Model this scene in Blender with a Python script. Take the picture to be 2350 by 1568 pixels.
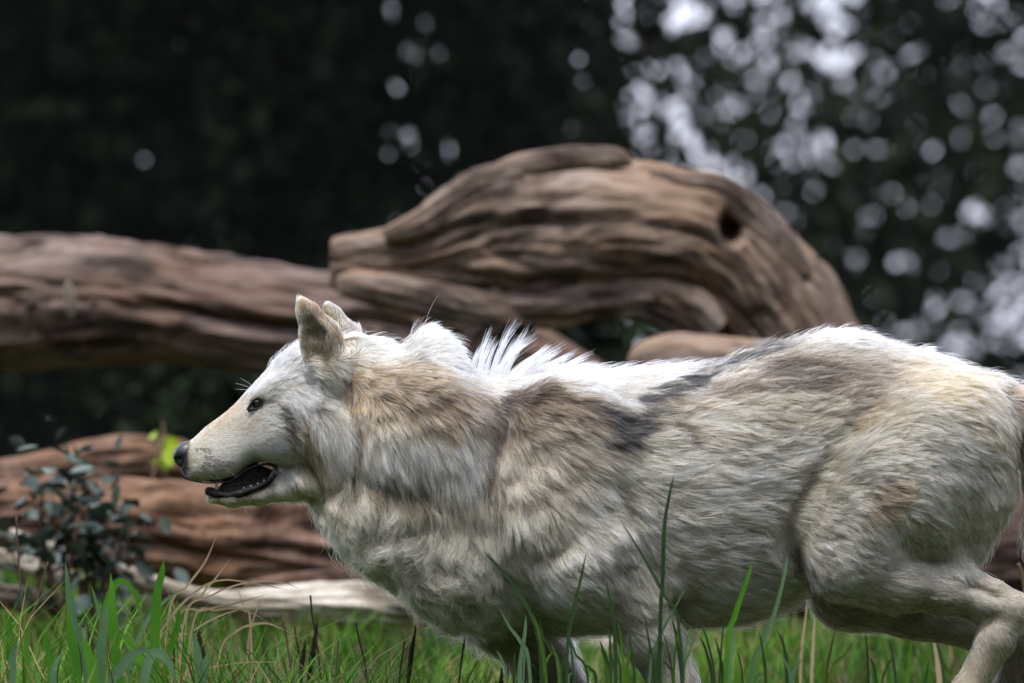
import bpy, bmesh, math, random
import numpy as np
from mathutils import Vector, Matrix, Euler

for o in list(bpy.data.objects):
    bpy.data.objects.remove(o, do_unlink=True)
SC = bpy.context.scene
COL = SC.collection
rng = np.random.default_rng(7)
random.seed(7)

# ------------------------------------------------------------------ camera
CAM_Y, CAM_Z, FOCUS = -12.0, 0.60, 11.93
MPP = 0.00061522            # metres per pixel of the working photo (2349 px wide) at 12 m
PX0, PY0 = 1174.5, 871.3    # principal column, horizon row
cam_d = bpy.data.cameras.new('camera')
cam = bpy.data.objects.new('camera', cam_d)
COL.objects.link(cam)
cam.location = (0, CAM_Y, CAM_Z)
cam.rotation_euler = (math.radians(90), 0, 0)
cam_d.sensor_width = 36.0
cam_d.lens = 36.0 * 12.0 / (2349 * MPP)
cam_d.shift_y = (PY0 - 784) / 2349
cam_d.clip_start, cam_d.clip_end = 0.5, 3000
cam_d.dof.use_dof = True
cam_d.dof.focus_distance = FOCUS
cam_d.dof.aperture_fstop = 6.4
cam_d.dof.aperture_blades = 0
SC.camera = cam

# ------------------------------------------------------------------ light
SUN_EL, SUN_AZ = math.radians(67), math.radians(150)   # azimuth measured from +Y (behind the wolf) towards -X
world = bpy.data.worlds.new('World')
SC.world = world
world.use_nodes = True
wn = world.node_tree.nodes
wl = world.node_tree.links
bg = wn['Background']
sky = wn.new('ShaderNodeTexSky')
sky.sky_type = 'NISHITA'
sky.sun_disc = False
sky.sun_elevation = SUN_EL
sky.sun_rotation = -SUN_AZ
sky.air_density, sky.dust_density, sky.ozone_density = 1.0, 1.0, 1.0
veil = wn.new('ShaderNodeMix')          # a thin even cloud layer over the blue
veil.data_type = 'RGBA'
veil.inputs[0].default_value = 0.66
wl.new(sky.outputs[0], veil.inputs[6])
# overcast luminance: a cloud layer is about twice as bright overhead than at the horizon
wtc = wn.new('ShaderNodeTexCoord'); wsp = wn.new('ShaderNodeSeparateXYZ'); wmr = wn.new('ShaderNodeMapRange'); wvm = wn.new('ShaderNodeVectorMath')
wl.new(wtc.outputs['Generated'], wsp.inputs[0]); wl.new(wsp.outputs['Z'], wmr.inputs['Value'])
wmr.inputs['From Min'].default_value = 0.0; wmr.inputs['From Max'].default_value = 1.0
wmr.inputs['To Min'].default_value = 1.0; wmr.inputs['To Max'].default_value = 1.8
wvm.operation = 'SCALE'; wvm.inputs[0].default_value = (12.5, 13.0, 16.2)
wl.new(wmr.outputs[0], wvm.inputs['Scale']); wl.new(wvm.outputs[0], veil.inputs[7])
wl.new(veil.outputs[2], bg.inputs[0])
bg.inputs[1].default_value = 0.14
sun_d = bpy.data.lights.new('sun', 'SUN')
sun_d.energy = 2.8
sun_d.angle = math.radians(5)
sun_d.color = (1.0, 0.95, 0.88)
sun = bpy.data.objects.new('sun', sun_d)
COL.objects.link(sun)
sdir = Vector((-math.sin(SUN_AZ) * math.cos(SUN_EL), math.cos(SUN_AZ) * math.cos(SUN_EL), math.sin(SUN_EL)))
sun.rotation_euler = sdir.to_track_quat('Z', 'Y').to_euler()
SC.view_settings.view_transform = 'Standard'
SC.view_settings.look = 'None'
SC.view_settings.gamma = 1.0
SC.view_settings.exposure = 0.04
SC.cycles.max_bounces = 7
SC.cycles.diffuse_bounces = 4
SC.cycles.glossy_bounces = 6
SC.cycles.transmission_bounces = 6
SC.cycles.transparent_max_bounces = 8
SC.cycles.use_denoising = True
SC.cycles.use_adaptive_sampling = True
SC.cycles.adaptive_threshold = 0.02
SC.cycles.sample_clamp_indirect = 8.0
SC.cycles_curves.shape = 'RIBBONS'

# ------------------------------------------------------------------ helpers
def W(dx, dy, d=12.0):
    """photo pixel -> world point at distance d from the camera"""
    k = MPP * d / 12.0
    return np.array([(dx - PX0) * k, CAM_Y + d, CAM_Z - (dy - PY0) * k])

def tag(o, label=None, cat=None, group=None, kind=None):
    if label: o['label'] = label
    if cat: o['category'] = cat
    if group: o['group'] = group
    if kind: o['kind'] = kind
    return o

def empty(name, loc=(0, 0, 0)):
    o = bpy.data.objects.new(name, None)
    o.location = loc
    o.empty_display_size = 0.05
    COL.objects.link(o)
    return o

def mesh_obj(name, verts, faces, mat=None, parent=None, smooth=True, colors=None, uv=None):
    me = bpy.data.meshes.new(name)
    verts = np.asarray(verts, dtype=np.float32)
    if isinstance(faces, np.ndarray):
        nf, k = faces.shape
        me.vertices.add(len(verts)); me.vertices.foreach_set('co', verts.ravel())
        me.loops.add(nf * k); me.loops.foreach_set('vertex_index', faces.astype(np.int32).ravel())
        me.polygons.add(nf)
        me.polygons.foreach_set('loop_start', np.arange(0, nf * k, k, dtype=np.int32))
        me.update(calc_edges=True)
        me.validate()
    else:
        me.from_pydata([tuple(map(float, v)) for v in verts], [], [tuple(int(i) for i in f) for f in faces])
    if smooth:
        me.polygons.foreach_set('use_smooth', [True] * len(me.polygons))
    if colors is not None:
        a = me.attributes.new('Col', 'FLOAT_COLOR', 'POINT')
        c = np.ones((len(verts), 4), np.float32); c[:, :3] = colors
        a.data.foreach_set('color', c.ravel())
    if uv is not None:                      # per vertex grain coordinates
        a = me.attributes.new('grain', 'FLOAT_VECTOR', 'POINT')
        g = np.zeros((len(verts), 3), np.float32); g[:, :uv.shape[1]] = uv
        a.data.foreach_set('vector', g.ravel())
    if mat: me.materials.append(mat)
    o = bpy.data.objects.new(name, me)
    COL.objects.link(o)
    if parent is not None:
        o.parent = parent
        o.matrix_parent_inverse = Matrix.Identity(4)
        bl = parent.location
        o.location = (-bl[0], -bl[1], -bl[2])   # mesh data is in world space
    return o

class Mat:
    """a small wrapper for node materials"""
    def __init__(self, name, base=(0.5, 0.5, 0.5), rough=0.6, spec=0.5):
        self.m = bpy.data.materials.new(name)
        self.m.use_nodes = True
        self.n, self.l = self.m.node_tree.nodes, self.m.node_tree.links
        self.b = self.n['Principled BSDF']
        self.b.inputs['Base Color'].default_value = (*base, 1)
        self.b.inputs['Roughness'].default_value = rough
        self.b.inputs['Specular IOR Level'].default_value = spec
    def node(self, t, **kw):
        n = self.n.new(t)
        for k, v in kw.items():
            if k.startswith('i_'): n.inputs[k[2:].replace('_', ' ')].default_value = v
            else: setattr(n, k, v)
        return n
    def link(self, a, b): self.l.new(a, b)
    def attr(self, name, out='Color'):
        n = self.node('ShaderNodeAttribute'); n.attribute_name = name
        return n.outputs[out]
    def noise(self, vec, scale, detail=5, rough=0.55, dist=0.0):
        n = self.node('ShaderNodeTexNoise')
        n.inputs['Scale'].default_value = scale; n.inputs['Detail'].default_value = detail
        n.inputs['Roughness'].default_value = rough; n.inputs['Distortion'].default_value = dist
        if vec is not None: self.link(vec, n.inputs['Vector'])
        return n.outputs['Fac']
    def scaled(self, vec, s):
        n = self.node('ShaderNodeMapping'); n.inputs['Scale'].default_value = s
        self.link(vec, n.inputs['Vector'])
        return n.outputs['Vector']
    def ramp(self, fac, stops):
        n = self.node('ShaderNodeValToRGB')
        e = n.color_ramp.elements
        while len(e) < len(stops): e.new(0.5)
        for x, (p, c) in zip(e, stops):
            x.position = p; x.color = (*c, 1) if len(c) == 3 else c
        self.link(fac, n.inputs['Fac'])
        return n.outputs['Color']
    def mix(self, fac, a, b, mode='MIX'):
        n = self.node('ShaderNodeMix'); n.data_type = 'RGBA'; n.blend_type = mode
        for v, s in ((fac, n.inputs[0]), (a, n.inputs[6]), (b, n.inputs[7])):
            if hasattr(v, 'links'): self.link(v, s)
            elif isinstance(v, (int, float)): s.default_value = v
            else: s.default_value = (*v, 1)
        return n.outputs[2]
    def color(self, c): self.link(c, self.b.inputs['Base Color'])
    def bump(self, h, strength=0.4, dist=0.01):
        n = self.node('ShaderNodeBump'); n.inputs['Strength'].default_value = strength
        n.inputs['Distance'].default_value = dist
        self.link(h, n.inputs['Height']); self.link(n.outputs['Normal'], self.b.inputs['Normal'])

def _hash(ix, iy, iz, seed):
    h = (ix.astype(np.int64) * 374761393 + iy.astype(np.int64) * 668265263 + iz.astype(np.int64) * 2147483647 + seed * 974634777) & 0xFFFFFFFF
    h = ((h ^ (h >> 13)) * 1274126177) & 0xFFFFFFFF
    h = (h ^ (h >> 16)) & 0xFFFFFFFF
    return (h % 1000003) / 1000003.0

def vnoise(p, scale=1.0, seed=0):
    """smooth value noise in -1..1 at points p (n,3)"""
    q = np.asarray(p, dtype=np.float64) * scale
    i = np.floor(q).astype(np.int64); f = q - i
    f = f * f * (3 - 2 * f)
    out = 0
    for a in (0, 1):
        for b in (0, 1):
            for c in (0, 1):
                w = (f[:, 0] if a else 1 - f[:, 0]) * (f[:, 1] if b else 1 - f[:, 1]) * (f[:, 2] if c else 1 - f[:, 2])
                out = out + w * _hash(i[:, 0] + a, i[:, 1] + b, i[:, 2] + c, seed)
    return out * 2 - 1

def fbm(p, scale, octs=4, seed=0):
    s, a, t = 0, 1.0, 0
    for o in range(octs):
        s = s + a * vnoise(p, scale * 2 ** o, seed + o * 17); t += a; a *= 0.5
    return s / t
# ================================================================== the wolf
def axis_grid(segs):
    xs = [segs[0][0]]
    for a, b, h in segs:
        n = max(1, int(round((b - a) / h)))
        xs += list(np.linspace(a, b, n + 1)[1:])
    return np.array(xs, dtype=np.float32)

GX = axis_grid([(-0.50, -0.20, 0.0023), (-0.20, -0.12, 0.0034), (-0.12, 0.86, 0.005)])
GY = axis_grid([(-0.21, 0.20, 0.0036)])
GZ = axis_grid([(-0.02, 0.36, 0.005), (0.36, 0.72, 0.0026)])
SD = np.full((len(GX), len(GY), len(GZ)), 0.5, dtype=np.float32)

def wx(dx): return (np.asarray(dx, float) - PX0) * MPP
def wz(dy): return CAM_Z - (np.asarray(dy, float) - PY0) * MPP
def P3(dx, dy, y): return np.array([wx(dx), y, wz(dy)])

def smin(a, b, k):
    if k <= 0: return np.minimum(a, b)
    h = np.clip(0.5 + 0.5 * (b - a) / k, 0, 1)
    return b * (1 - h) + a * h - k * h * (1 - h)

def box_idx(lo, hi):
    s = []
    for g, a, b in zip((GX, GY, GZ), lo, hi):
        s.append(slice(max(0, np.searchsorted(g, a) - 1), min(len(g), np.searchsorted(g, b) + 1)))
    return tuple(s)

def grid(s):
    return GX[s[0]][:, None, None], GY[s[1]][None, :, None], GZ[s[2]][None, None, :]

def smooth_curve(xk, yk, x):
    """cubic (pchip-like) interpolation"""
    xk, yk = np.asarray(xk, float), np.asarray(yk, float)
    m = np.gradient(yk, xk)
    i = np.clip(np.searchsorted(xk, x) - 1, 0, len(xk) - 2)
    h = xk[i + 1] - xk[i]
    t = np.clip((x - xk[i]) / h, 0, 1)
    return ((2*t**3-3*t**2+1)*yk[i] + (t**3-2*t**2+t)*h*m[i] + (-2*t**3+3*t**2)*yk[i+1] + (t**3-t**2)*h*m[i+1])

def add_slices(rows, k, p=2.0, taper=0.0, yc=0.0):
    """rows: (dx, top, bottom, half_width m, inset_top px, inset_bottom px)"""
    r = np.array(rows, float)
    x0, x1 = wx(r[0, 0]), wx(r[-1, 0])
    s = box_idx((x0 - 0.03, -0.25, -0.05), (x1 + 0.03, 0.25, 0.9))
    X, Y, Z = grid(s)
    xc = np.clip(X, x0, x1)
    xk = wx(r[:, 0])
    zt = smooth_curve(xk, wz(r[:, 1] + r[:, 4]), xc); zb = smooth_curve(xk, wz(r[:, 2] - r[:, 5]), xc)
    w = smooth_curve(xk, r[:, 3], xc)
    zc, h = (zt + zb) / 2, np.maximum((zt - zb) / 2, 0.002)
    t = np.clip((Z - zc) / h, -1, 1)
    ww = w * (1 - taper * t)
    f = (np.abs((Z - zc) / h) ** p + np.abs((Y - yc) / ww) ** p) ** (1 / p)
    d = (f - 1) * np.minimum(h, w)
    ex = np.maximum(np.maximum(x0 - X, X - x1), 0)
    d = np.sqrt(np.maximum(d, 0) ** 2 + ex ** 2) + np.minimum(d, 0) * (ex == 0)
    SD[s] = smin(SD[s], d.astype(np.float32), k)

def add_capsules(pts, k, ys=1.0):
    """chain of tapered capsules; pts: (dx, dy, y, r m); ys squashes the y axis (>1 = thinner)"""
    for (a, b) in zip(pts[:-1], pts[1:]):
        A, B, ra, rb = P3(*a[:3]), P3(*b[:3]), a[3], b[3]
        m = max(ra, rb) + k + 0.015
        s = box_idx(np.minimum(A, B) - m, np.maximum(A, B) + m)
        X, Y, Z = grid(s)
        d3 = B - A
        yy = lambda v: v * ys
        L2 = d3[0]**2 + (d3[1]*ys)**2 + d3[2]**2
        t = np.clip(((X-A[0])*d3[0] + (Y-A[1])*d3[1]*ys*ys + (Z-A[2])*d3[2]) / max(L2, 1e-9), 0, 1)
        d = np.sqrt((X-A[0]-t*d3[0])**2 + ((Y-A[1]-t*d3[1])*ys)**2 + (Z-A[2]-t*d3[2])**2) - (ra + (rb-ra)*t)
        SD[s] = smin(SD[s], d.astype(np.float32), k)

def add_ellipsoid(c, r, k, ang=0.0, sub=False):
    """c: dx, dy, y ; r: px, m, px; ang in degrees in the picture plane"""
    C = P3(*c); rx, ry, rz = r[0]*MPP, r[1], r[2]*MPP
    m = max(rx, rz) + k + 0.02
    s = box_idx(C - np.array([m, ry + k + 0.02, m]), C + np.array([m, ry + k + 0.02, m]))
    X, Y, Z = grid(s)
    a = math.radians(ang); ca, sa = math.cos(a), math.sin(a)
    u = (X-C[0])*ca - (Z-C[2])*sa; v = (X-C[0])*sa + (Z-C[2])*ca
    q = np.sqrt((u/rx)**2 + ((Y-C[1])/ry)**2 + (v/rz)**2)
    q2 = np.sqrt((u/rx**2)**2 + ((Y-C[1])/ry**2)**2 + (v/rz**2)**2)
    d = q * (q - 1) / np.maximum(q2, 1e-6)
    if sub: SD[s] = -smin(-SD[s], d.astype(np.float32), k)
    else: SD[s] = smin(SD[s], d.astype(np.float32), k)

def poly_dist(px, py, pts):
    best = None
    for (a, b) in zip(pts[:-1], pts[1:]):
        ax, ay, bx, by = a[0], a[1], b[0], b[1]
        L2 = (bx-ax)**2 + (by-ay)**2 + 1e-9
        t = np.clip(((px-ax)*(bx-ax) + (py-ay)*(by-ay)) / L2, 0, 1)
        d = np.hypot(px-ax-t*(bx-ax), py-ay-t*(by-ay))
        best = d if best is None else np.minimum(best, d)
    return best

def groove(pts, depth, sigma, ymax=-0.02):
    """carve a fold on the near flank along a polyline (px)"""
    q = np.array(pts, float)
    lo = np.array([wx(q[:, 0].min() - 3*sigma), -0.25, wz(q[:, 1].max() + 3*sigma)])
    hi = np.array([wx(q[:, 0].max() + 3*sigma), ymax, wz(q[:, 1].min() - 3*sigma)])
    s = box_idx(lo, hi)
    X, Y, Z = grid(s)
    dx = X / MPP + PX0; dy = (CAM_Z - Z) / MPP + PY0
    d2 = poly_dist(dx + 0*Z, dy + 0*X, pts)
    e2 = np.minimum(np.hypot(dx - pts[0][0], dy - pts[0][1]), np.hypot(dx - pts[-1][0], dy - pts[-1][1]))
    if len(pts) > 2: depth = depth * np.clip(.25 + e2 / (4 * sigma), 0, 1)
    SD[s] = SD[s] + (depth * np.exp(-(d2 / sigma) ** 2) * np.clip((ymax - Y) / 0.03, 0, 1)).astype(np.float32)

# trunk and neck -------------------------------------------------------------
add_slices([
    (700, 860, 1150, .040, 0, 20), (740, 815, 1215, .066, 14, 30), (800, 772, 1262, .086, 16, 34), (850, 770, 1306, .098, 22, 38),
    (920, 766, 1350, .112, 30, 42), (975, 735, 1382, .118, 36, 42), (1020, 754, 1404, .122, 36, 42), (1075, 822, 1430, .126, 26, 40),
    (1120, 852, 1450, .130, 16, 40), (1200, 850, 1472, .135, 14, 36), (1300, 843, 1480, .140, 14, 30), (1430, 837, 1470, .142, 14, 26),
    (1540, 827, 1464, .142, 14, 26), (1650, 815, 1458, .138, 16, 26), (1700, 797, 1450, .132, 16, 26), (1770, 777, 1432, .122, 18, 26),
    (1850, 757, 1390, .112, 18, 26), (1930, 750, 1335, .106, 18, 20), (1990, 757, 1300, .104, 20, 20), (2050, 776, 1285, .104, 20, 20),
    (2160, 804, 1270, .102, 22, 20), (2230, 830, 1240, .090, 24, 20), (2275, 855, 1190, .072, 26, 20), (2305, 885, 1110, .050, 26, 20)],
    0.03, p=2.15)
# skull and upper jaw --------------------------------------------------------
add_slices([
    (420, 1026, 1084, .013, 1, 1), (430, 1014, 1094, .0205, 2, 1), (440, 1007, 1100, .0245, 2, 1), (470, 980, 1107, .0285, 2, 2), (505, 954, 1107, .0315, 2, 2),
    (535, 930, 1098, .0345, 2, 2), (556, 908, 1082, .038, 3, 2), (575, 886, 1070, .042, 6, 2), (600, 856, 1062, .050, 8, 2), (640, 814, 1062, .058, 10, 3),
    (680, 783, 1080, .065, 12, 6), (720, 769, 1096, .069, 14, 10), (770, 766, 1100, .072, 16, 14), (820, 768, 1080, .066, 18, 16), (860, 778, 1040, .05, 20, 16)],
    0.022, p=2.3, taper=0.18)
add_ellipsoid((655, 985, -0.036), (58, 0.026, 75), 0.02, 20)      # cheek bone and masseter
add_ellipsoid((655, 985, 0.036), (58, 0.026, 75), 0.02, 20)
add_ellipsoid((625, 893, -0.040), (46, 0.012, 20), 0.014, -42)     # brow ridge
add_ellipsoid((745, 985, -0.052), (52, 0.032, 110), 0.018, -8)    # cheek ruff
add_ellipsoid((745, 985, 0.052), (52, 0.032, 110), 0.018, -8)
# lower jaw ------------------------------------------------------------------
add_capsules([(489, 1138, 0, .0095), (530, 1142, 0, .0125), (590, 1134, 0, .0145), (650, 1110, 0, .022), (710, 1085, 0, .034)], 0.006, ys=0.62)
add_ellipsoid((596, 1094, 0), (52, 0.013, 26), 0.004, 18)         # inside of the mouth
add_ellipsoid((548, 1113, 0), (52, 0.0125, 17), 0.004, -14)
add_ellipsoid((642, 1083, -0.024), (15, 0.012, 24), 0.008, 10)    # corner of the mouth
# neck ruff and throat
add_ellipsoid((980, 1010, -0.080), (150, 0.045, 130), 0.05, 10)
add_ellipsoid((930, 1200, -0.055), (150, 0.05, 120), 0.04, 25)
add_ellipsoid((1060, 1310, -0.06), (140, 0.055, 110), 0.04, 25)
# shoulder and upper arm
add_ellipsoid((1290, 1060, -0.102), (125, 0.040, 180), 0.05, 8)
add_capsules([(1250, 1190, -.100, .070), (1340, 1290, -.105, .066), (1450, 1370, -.100, .046)], 0.03, ys=1.1)
add_capsules([(1330, 1090, -.110, .035), (1420, 1230, -.115, .038), (1490, 1350, -.105, .034)], 0.022, ys=1.1)
# near fore leg
add_capsules([(1450, 1370, -.095, .044), (1490, 1450, -.09, .040), (1545, 1570, -.085, .031), (1600, 1690, -.085, .023), (1625, 1740, -.085, .023), (1590, 1800, -.085, .024), (1540, 1826, -.085, .020)], 0.016)
# far fore leg
add_capsules([(1140, 1380, .07, .055), (1230, 1480, .075, .042), (1300, 1590, .075, .030), (1335, 1700, .075, .022), (1300, 1790, .075, .023), (1250, 1826, .075, .020)], 0.016)
# near hind leg
add_capsules([(2125, 1040, -.055, .110), (2065, 1120, -.065, .108), (1985, 1215, -.075, .090), (1930, 1270, -.08, .060)], 0.02, ys=1.25)
add_capsules([(2185, 1000, -.05, .078), (2203, 1120, -.055, .066), (2195, 1225, -.055, .046)], 0.025, ys=1.2)
add_capsules([(1945, 1285, -.085, .052), (2060, 1322, -.085, .044), (2160, 1352, -.085, .032), (2250, 1385, -.085, .024), (2318, 1396, -.085, .0215)], 0.018)
add_capsules([(2150, 1245, -.085, .026), (2185, 1305, -.085, .020), (2275, 1352, -.085, .012), (2328, 1384, -.085, .014)], 0.014)
add_capsules([(2312, 1402, -.085, .023), (2276, 1462, -.085, .0255), (2215, 1580, -.085, .0225), (2150, 1720, -.085, .0235), (2110, 1795, -.085, .025), (2060, 1826, -.085, .020)], 0.012)
# far hind leg
add_capsules([(2150, 1080, .055, .11), (2020, 1250, .07, .10), (1960, 1345, .075, .062)], 0.02, ys=1.25)
add_capsules([(1960, 1345, .085, .062), (2100, 1400, .085, .040), (2260, 1450, .085, .030), (2352, 1478, .085, .025)], 0.016)
add_capsules([(2352, 1480, .085, .027), (2335, 1560, .085, .026), (2275, 1720, .085, .022), (2240, 1795, .085, .024), (2190, 1826, .085, .02)], 0.012)
# tail
add_capsules([(2270, 925, 0, .034), (2360, 960, .0, .034), (2420, 1040, .0, .042), (2440, 1200, .0, .046), (2420, 1400, .0, .034), (2395, 1500, 0, .015)], 0.025)
# ears: solid cones, then hollowed -------------------------------------------
def ear(base, tip, rb, k=0.012):
    b, t = np.array(base, float), np.array(tip, float)
    add_capsules([tuple(b) + (rb,), tuple(b*.47 + t*.53 + np.array([12, 4, 0])) + (rb*.86,), tuple(b*.14 + t*.86 + np.array([5, 2, 0])) + (rb*.46,), tuple(t) + (0.0085,)], k, ys=1.2)
ear((757, 852, -0.054), (697, 697, -0.070), 0.0325)
ear((792, 842, 0.050), (752, 706, 0.060), 0.028)
def hollow(base, tip, r0, r1):
    A, B = P3(*base), P3(*tip)
    s = box_idx(np.minimum(A, B) - 0.05, np.maximum(A, B) + 0.05)
    X, Y, Z = grid(s)
    d3 = B - A
    t = np.clip(((X-A[0])*d3[0] + (Y-A[1])*d3[1] + (Z-A[2])*d3[2]) / (d3 @ d3), 0, 1)
    d = np.sqrt((X-A[0]-t*d3[0])**2 + (Y-A[1]-t*d3[1])**2 + (Z-A[2]-t*d3[2])**2) - (r0 + (r1-r0)*t)
    SD[s] = -smin(-SD[s], d.astype(np.float32), 0.004)
hollow((727, 812, -0.088), (722, 776, -0.090), 0.0215, 0.0205)
hollow((722, 776, -0.090), (701, 716, -0.086), 0.0205, 0.0075)
hollow((764, 818, 0.088), (746, 722, 0.080), 0.014, 0.004)
HOLLOW = [(P3(727, 812, -0.088), .0215), (P3(722, 776, -0.090), .0205), (P3(712, 745, -0.088), .014), (P3(701, 716, -0.086), .0075), (P3(764, 818, .088), .014)]
# folds
groove([(806, 850), (806, 930), (824, 1000), (826, 1080)], 0.006, 12)
groove([(1135, 940), (1142, 1020), (1122, 1090), (1140, 1180)], 0.007, 28)
groove([(1000, 1105), (920, 1110), (845, 1095)], 0.010, 38)
groove([(700, 950), (715, 1010), (725, 1075), (760, 1105)], 0.008, 20)
groove([(1890, 1040), (1850, 1090), (1808, 1155), (1792, 1205), (1815, 1265), (1860, 1335)], 0.012, 22)
groove([(1985, 935), (1935, 990), (1890, 1040)], 0.008, 26)
groove([(2035, 1215), (2090, 1265), (2150, 1290)], 0.010, 26)
groove([(1415, 1120), (1465, 1240), (1530, 1370), (1560, 1420)], 0.011, 20)
groove([(1160, 1240), (1250, 1260), (1320, 1230)], 0.007, 22)
groove([(1360, 1310), (1420, 1300), (1470, 1340)], 0.006, 18)
groove([(1120, 1430), (1230, 1440), (1380, 1480)], 0.008, 20)
groove([(2080, 1380), (2190, 1400), (2290, 1415)], 0.004, 12)
groove([(2210, 1335), (2275, 1368)], 0.006, 9)
groove([(1590, 860), (1620, 910), (1600, 960)], 0.004, 40)
groove([(588, 927), (590, 927)], 0.007, 13)                       # eye socket
groove([(640, 925), (668, 975), (690, 1040)], 0.004, 20)
groove([(745, 905), (790, 925)], 0.004, 14)

def surface_nets():
    ins = SD < 0
    nx, ny, nz = SD.shape
    c = ins[:-1, :-1, :-1].astype(np.int8)
    cnt = np.zeros((nx-1, ny-1, nz-1), np.int8)
    offs = [(a, b, d) for a in (0, 1) for b in (0, 1) for d in (0, 1)]
    for a, b, d in offs:
        cnt += ins[a:nx-1+a, b:ny-1+b, d:nz-1+d]
    act = (cnt > 0) & (cnt < 8)
    I, J, K = np.nonzero(act)
    idx = np.full(act.shape, -1, np.int64); idx[I, J, K] = np.arange(len(I))
    acc = np.zeros((len(I), 3)); n = np.zeros(len(I))
    for p in offs:
        for ax in range(3):
            if p[ax]: continue
            q = list(p); q[ax] = 1
            va = SD[I+p[0], J+p[1], K+p[2]]; vb = SD[I+q[0], J+q[1], K+q[2]]
            m = (va < 0) != (vb < 0)
            t = np.where(m, va / np.where(va == vb, 1, va - vb), 0)
            pos = np.tile(np.array(p, float), (len(I), 1)); pos[:, ax] += t
            acc[m] += pos[m]; n[m] += 1
    acc /= n[:, None]
    V = np.stack([np.interp(I + acc[:, 0], np.arange(nx), GX), np.interp(J + acc[:, 1], np.arange(ny), GY), np.interp(K + acc[:, 2], np.arange(nz), GZ)], 1)
    F = []
    for ax in range(3):
        a = [slice(None)] * 3; b = [slice(None)] * 3
        a[ax] = slice(0, -1); b[ax] = slice(1, None)
        A, B = ins[tuple(a)], ins[tuple(b)]
        u, v = [(1, 2), (2, 0), (0, 1)][ax]
        e = np.argwhere(A != B)
        e = e[(e[:, u] > 0) & (e[:, v] > 0) & (e[:, u] < SD.shape[u]-1) & (e[:, v] < SD.shape[v]-1)]
        flip = A[e[:, 0], e[:, 1], e[:, 2]]
        def cell(du, dv):
            q = e.copy(); q[:, u] -= du; q[:, v] -= dv
            return idx[q[:, 0], q[:, 1], q[:, 2]]
        q = np.stack([cell(1, 1), cell(0, 1), cell(0, 0), cell(1, 0)], 1)
        q[~flip] = q[~flip][:, ::-1]
        F.append(q)
    return V, np.concatenate(F)

WV, WF = surface_nets()
del SD
# keep the largest shell, then relax a little
def vert_normals(V, F):
    a, b, c, d = (V[F[:, i]] for i in range(4))
    fn = np.cross(c - a, d - b)
    N = np.zeros_like(V)
    for i in range(4): np.add.at(N, F[:, i], fn)
    return N / np.maximum(np.linalg.norm(N, axis=1, keepdims=True), 1e-12), np.linalg.norm(fn, axis=1) / 2
def relax(V, F, it, lam):
    E = np.concatenate([F[:, [0, 1]], F[:, [1, 2]], F[:, [2, 3]], F[:, [3, 0]]])
    n = np.bincount(E.ravel(), minlength=len(V))[:, None]
    for _ in range(it):
        S = np.stack([np.bincount(E[:, 0], V[E[:, 1], k], len(V)) + np.bincount(E[:, 1], V[E[:, 0], k], len(V)) for k in range(3)], 1)
        V = V + lam * (S / np.maximum(n, 1) - V)
    return V
WV = relax(WV, WF, 2, 0.5)
WN, WA = vert_normals(WV, WF)
# woolly lumps on the chest and throat, slight ripples on the flank
_dx, _dy = WV[:, 0] / MPP + PX0, (CAM_Z - WV[:, 2]) / MPP + PY0
_wl = np.clip(1.25 - poly_dist(_dx, _dy, [(770, 1150), (900, 1230), (1050, 1290), (1080, 1390)]) / 140, 0, 1)
_nk = np.clip(1.2 - poly_dist(_dx, _dy, [(880, 900), (1060, 1000), (1200, 1050), (1300, 1250)]) / 110, 0, 1)
_bd = np.clip((_dx - 1250) / 150, 0, 1) * np.clip((1420 - _dy) / 80, 0, 1)
WV = WV + WN * (_wl * .0095 * fbm(WV, 30, 3, 201) + _nk * .0045 * fbm(WV, 42, 2, 211) + _bd * .0022 * fbm(WV * np.array([.45, 1, 1.3]), 40, 2, 221))[:, None]
WN, WA = vert_normals(WV, WF)

def disp(p):
    return p[:, 0] / MPP + PX0, (CAM_Z - p[:, 2]) / MPP + PY0
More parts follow.
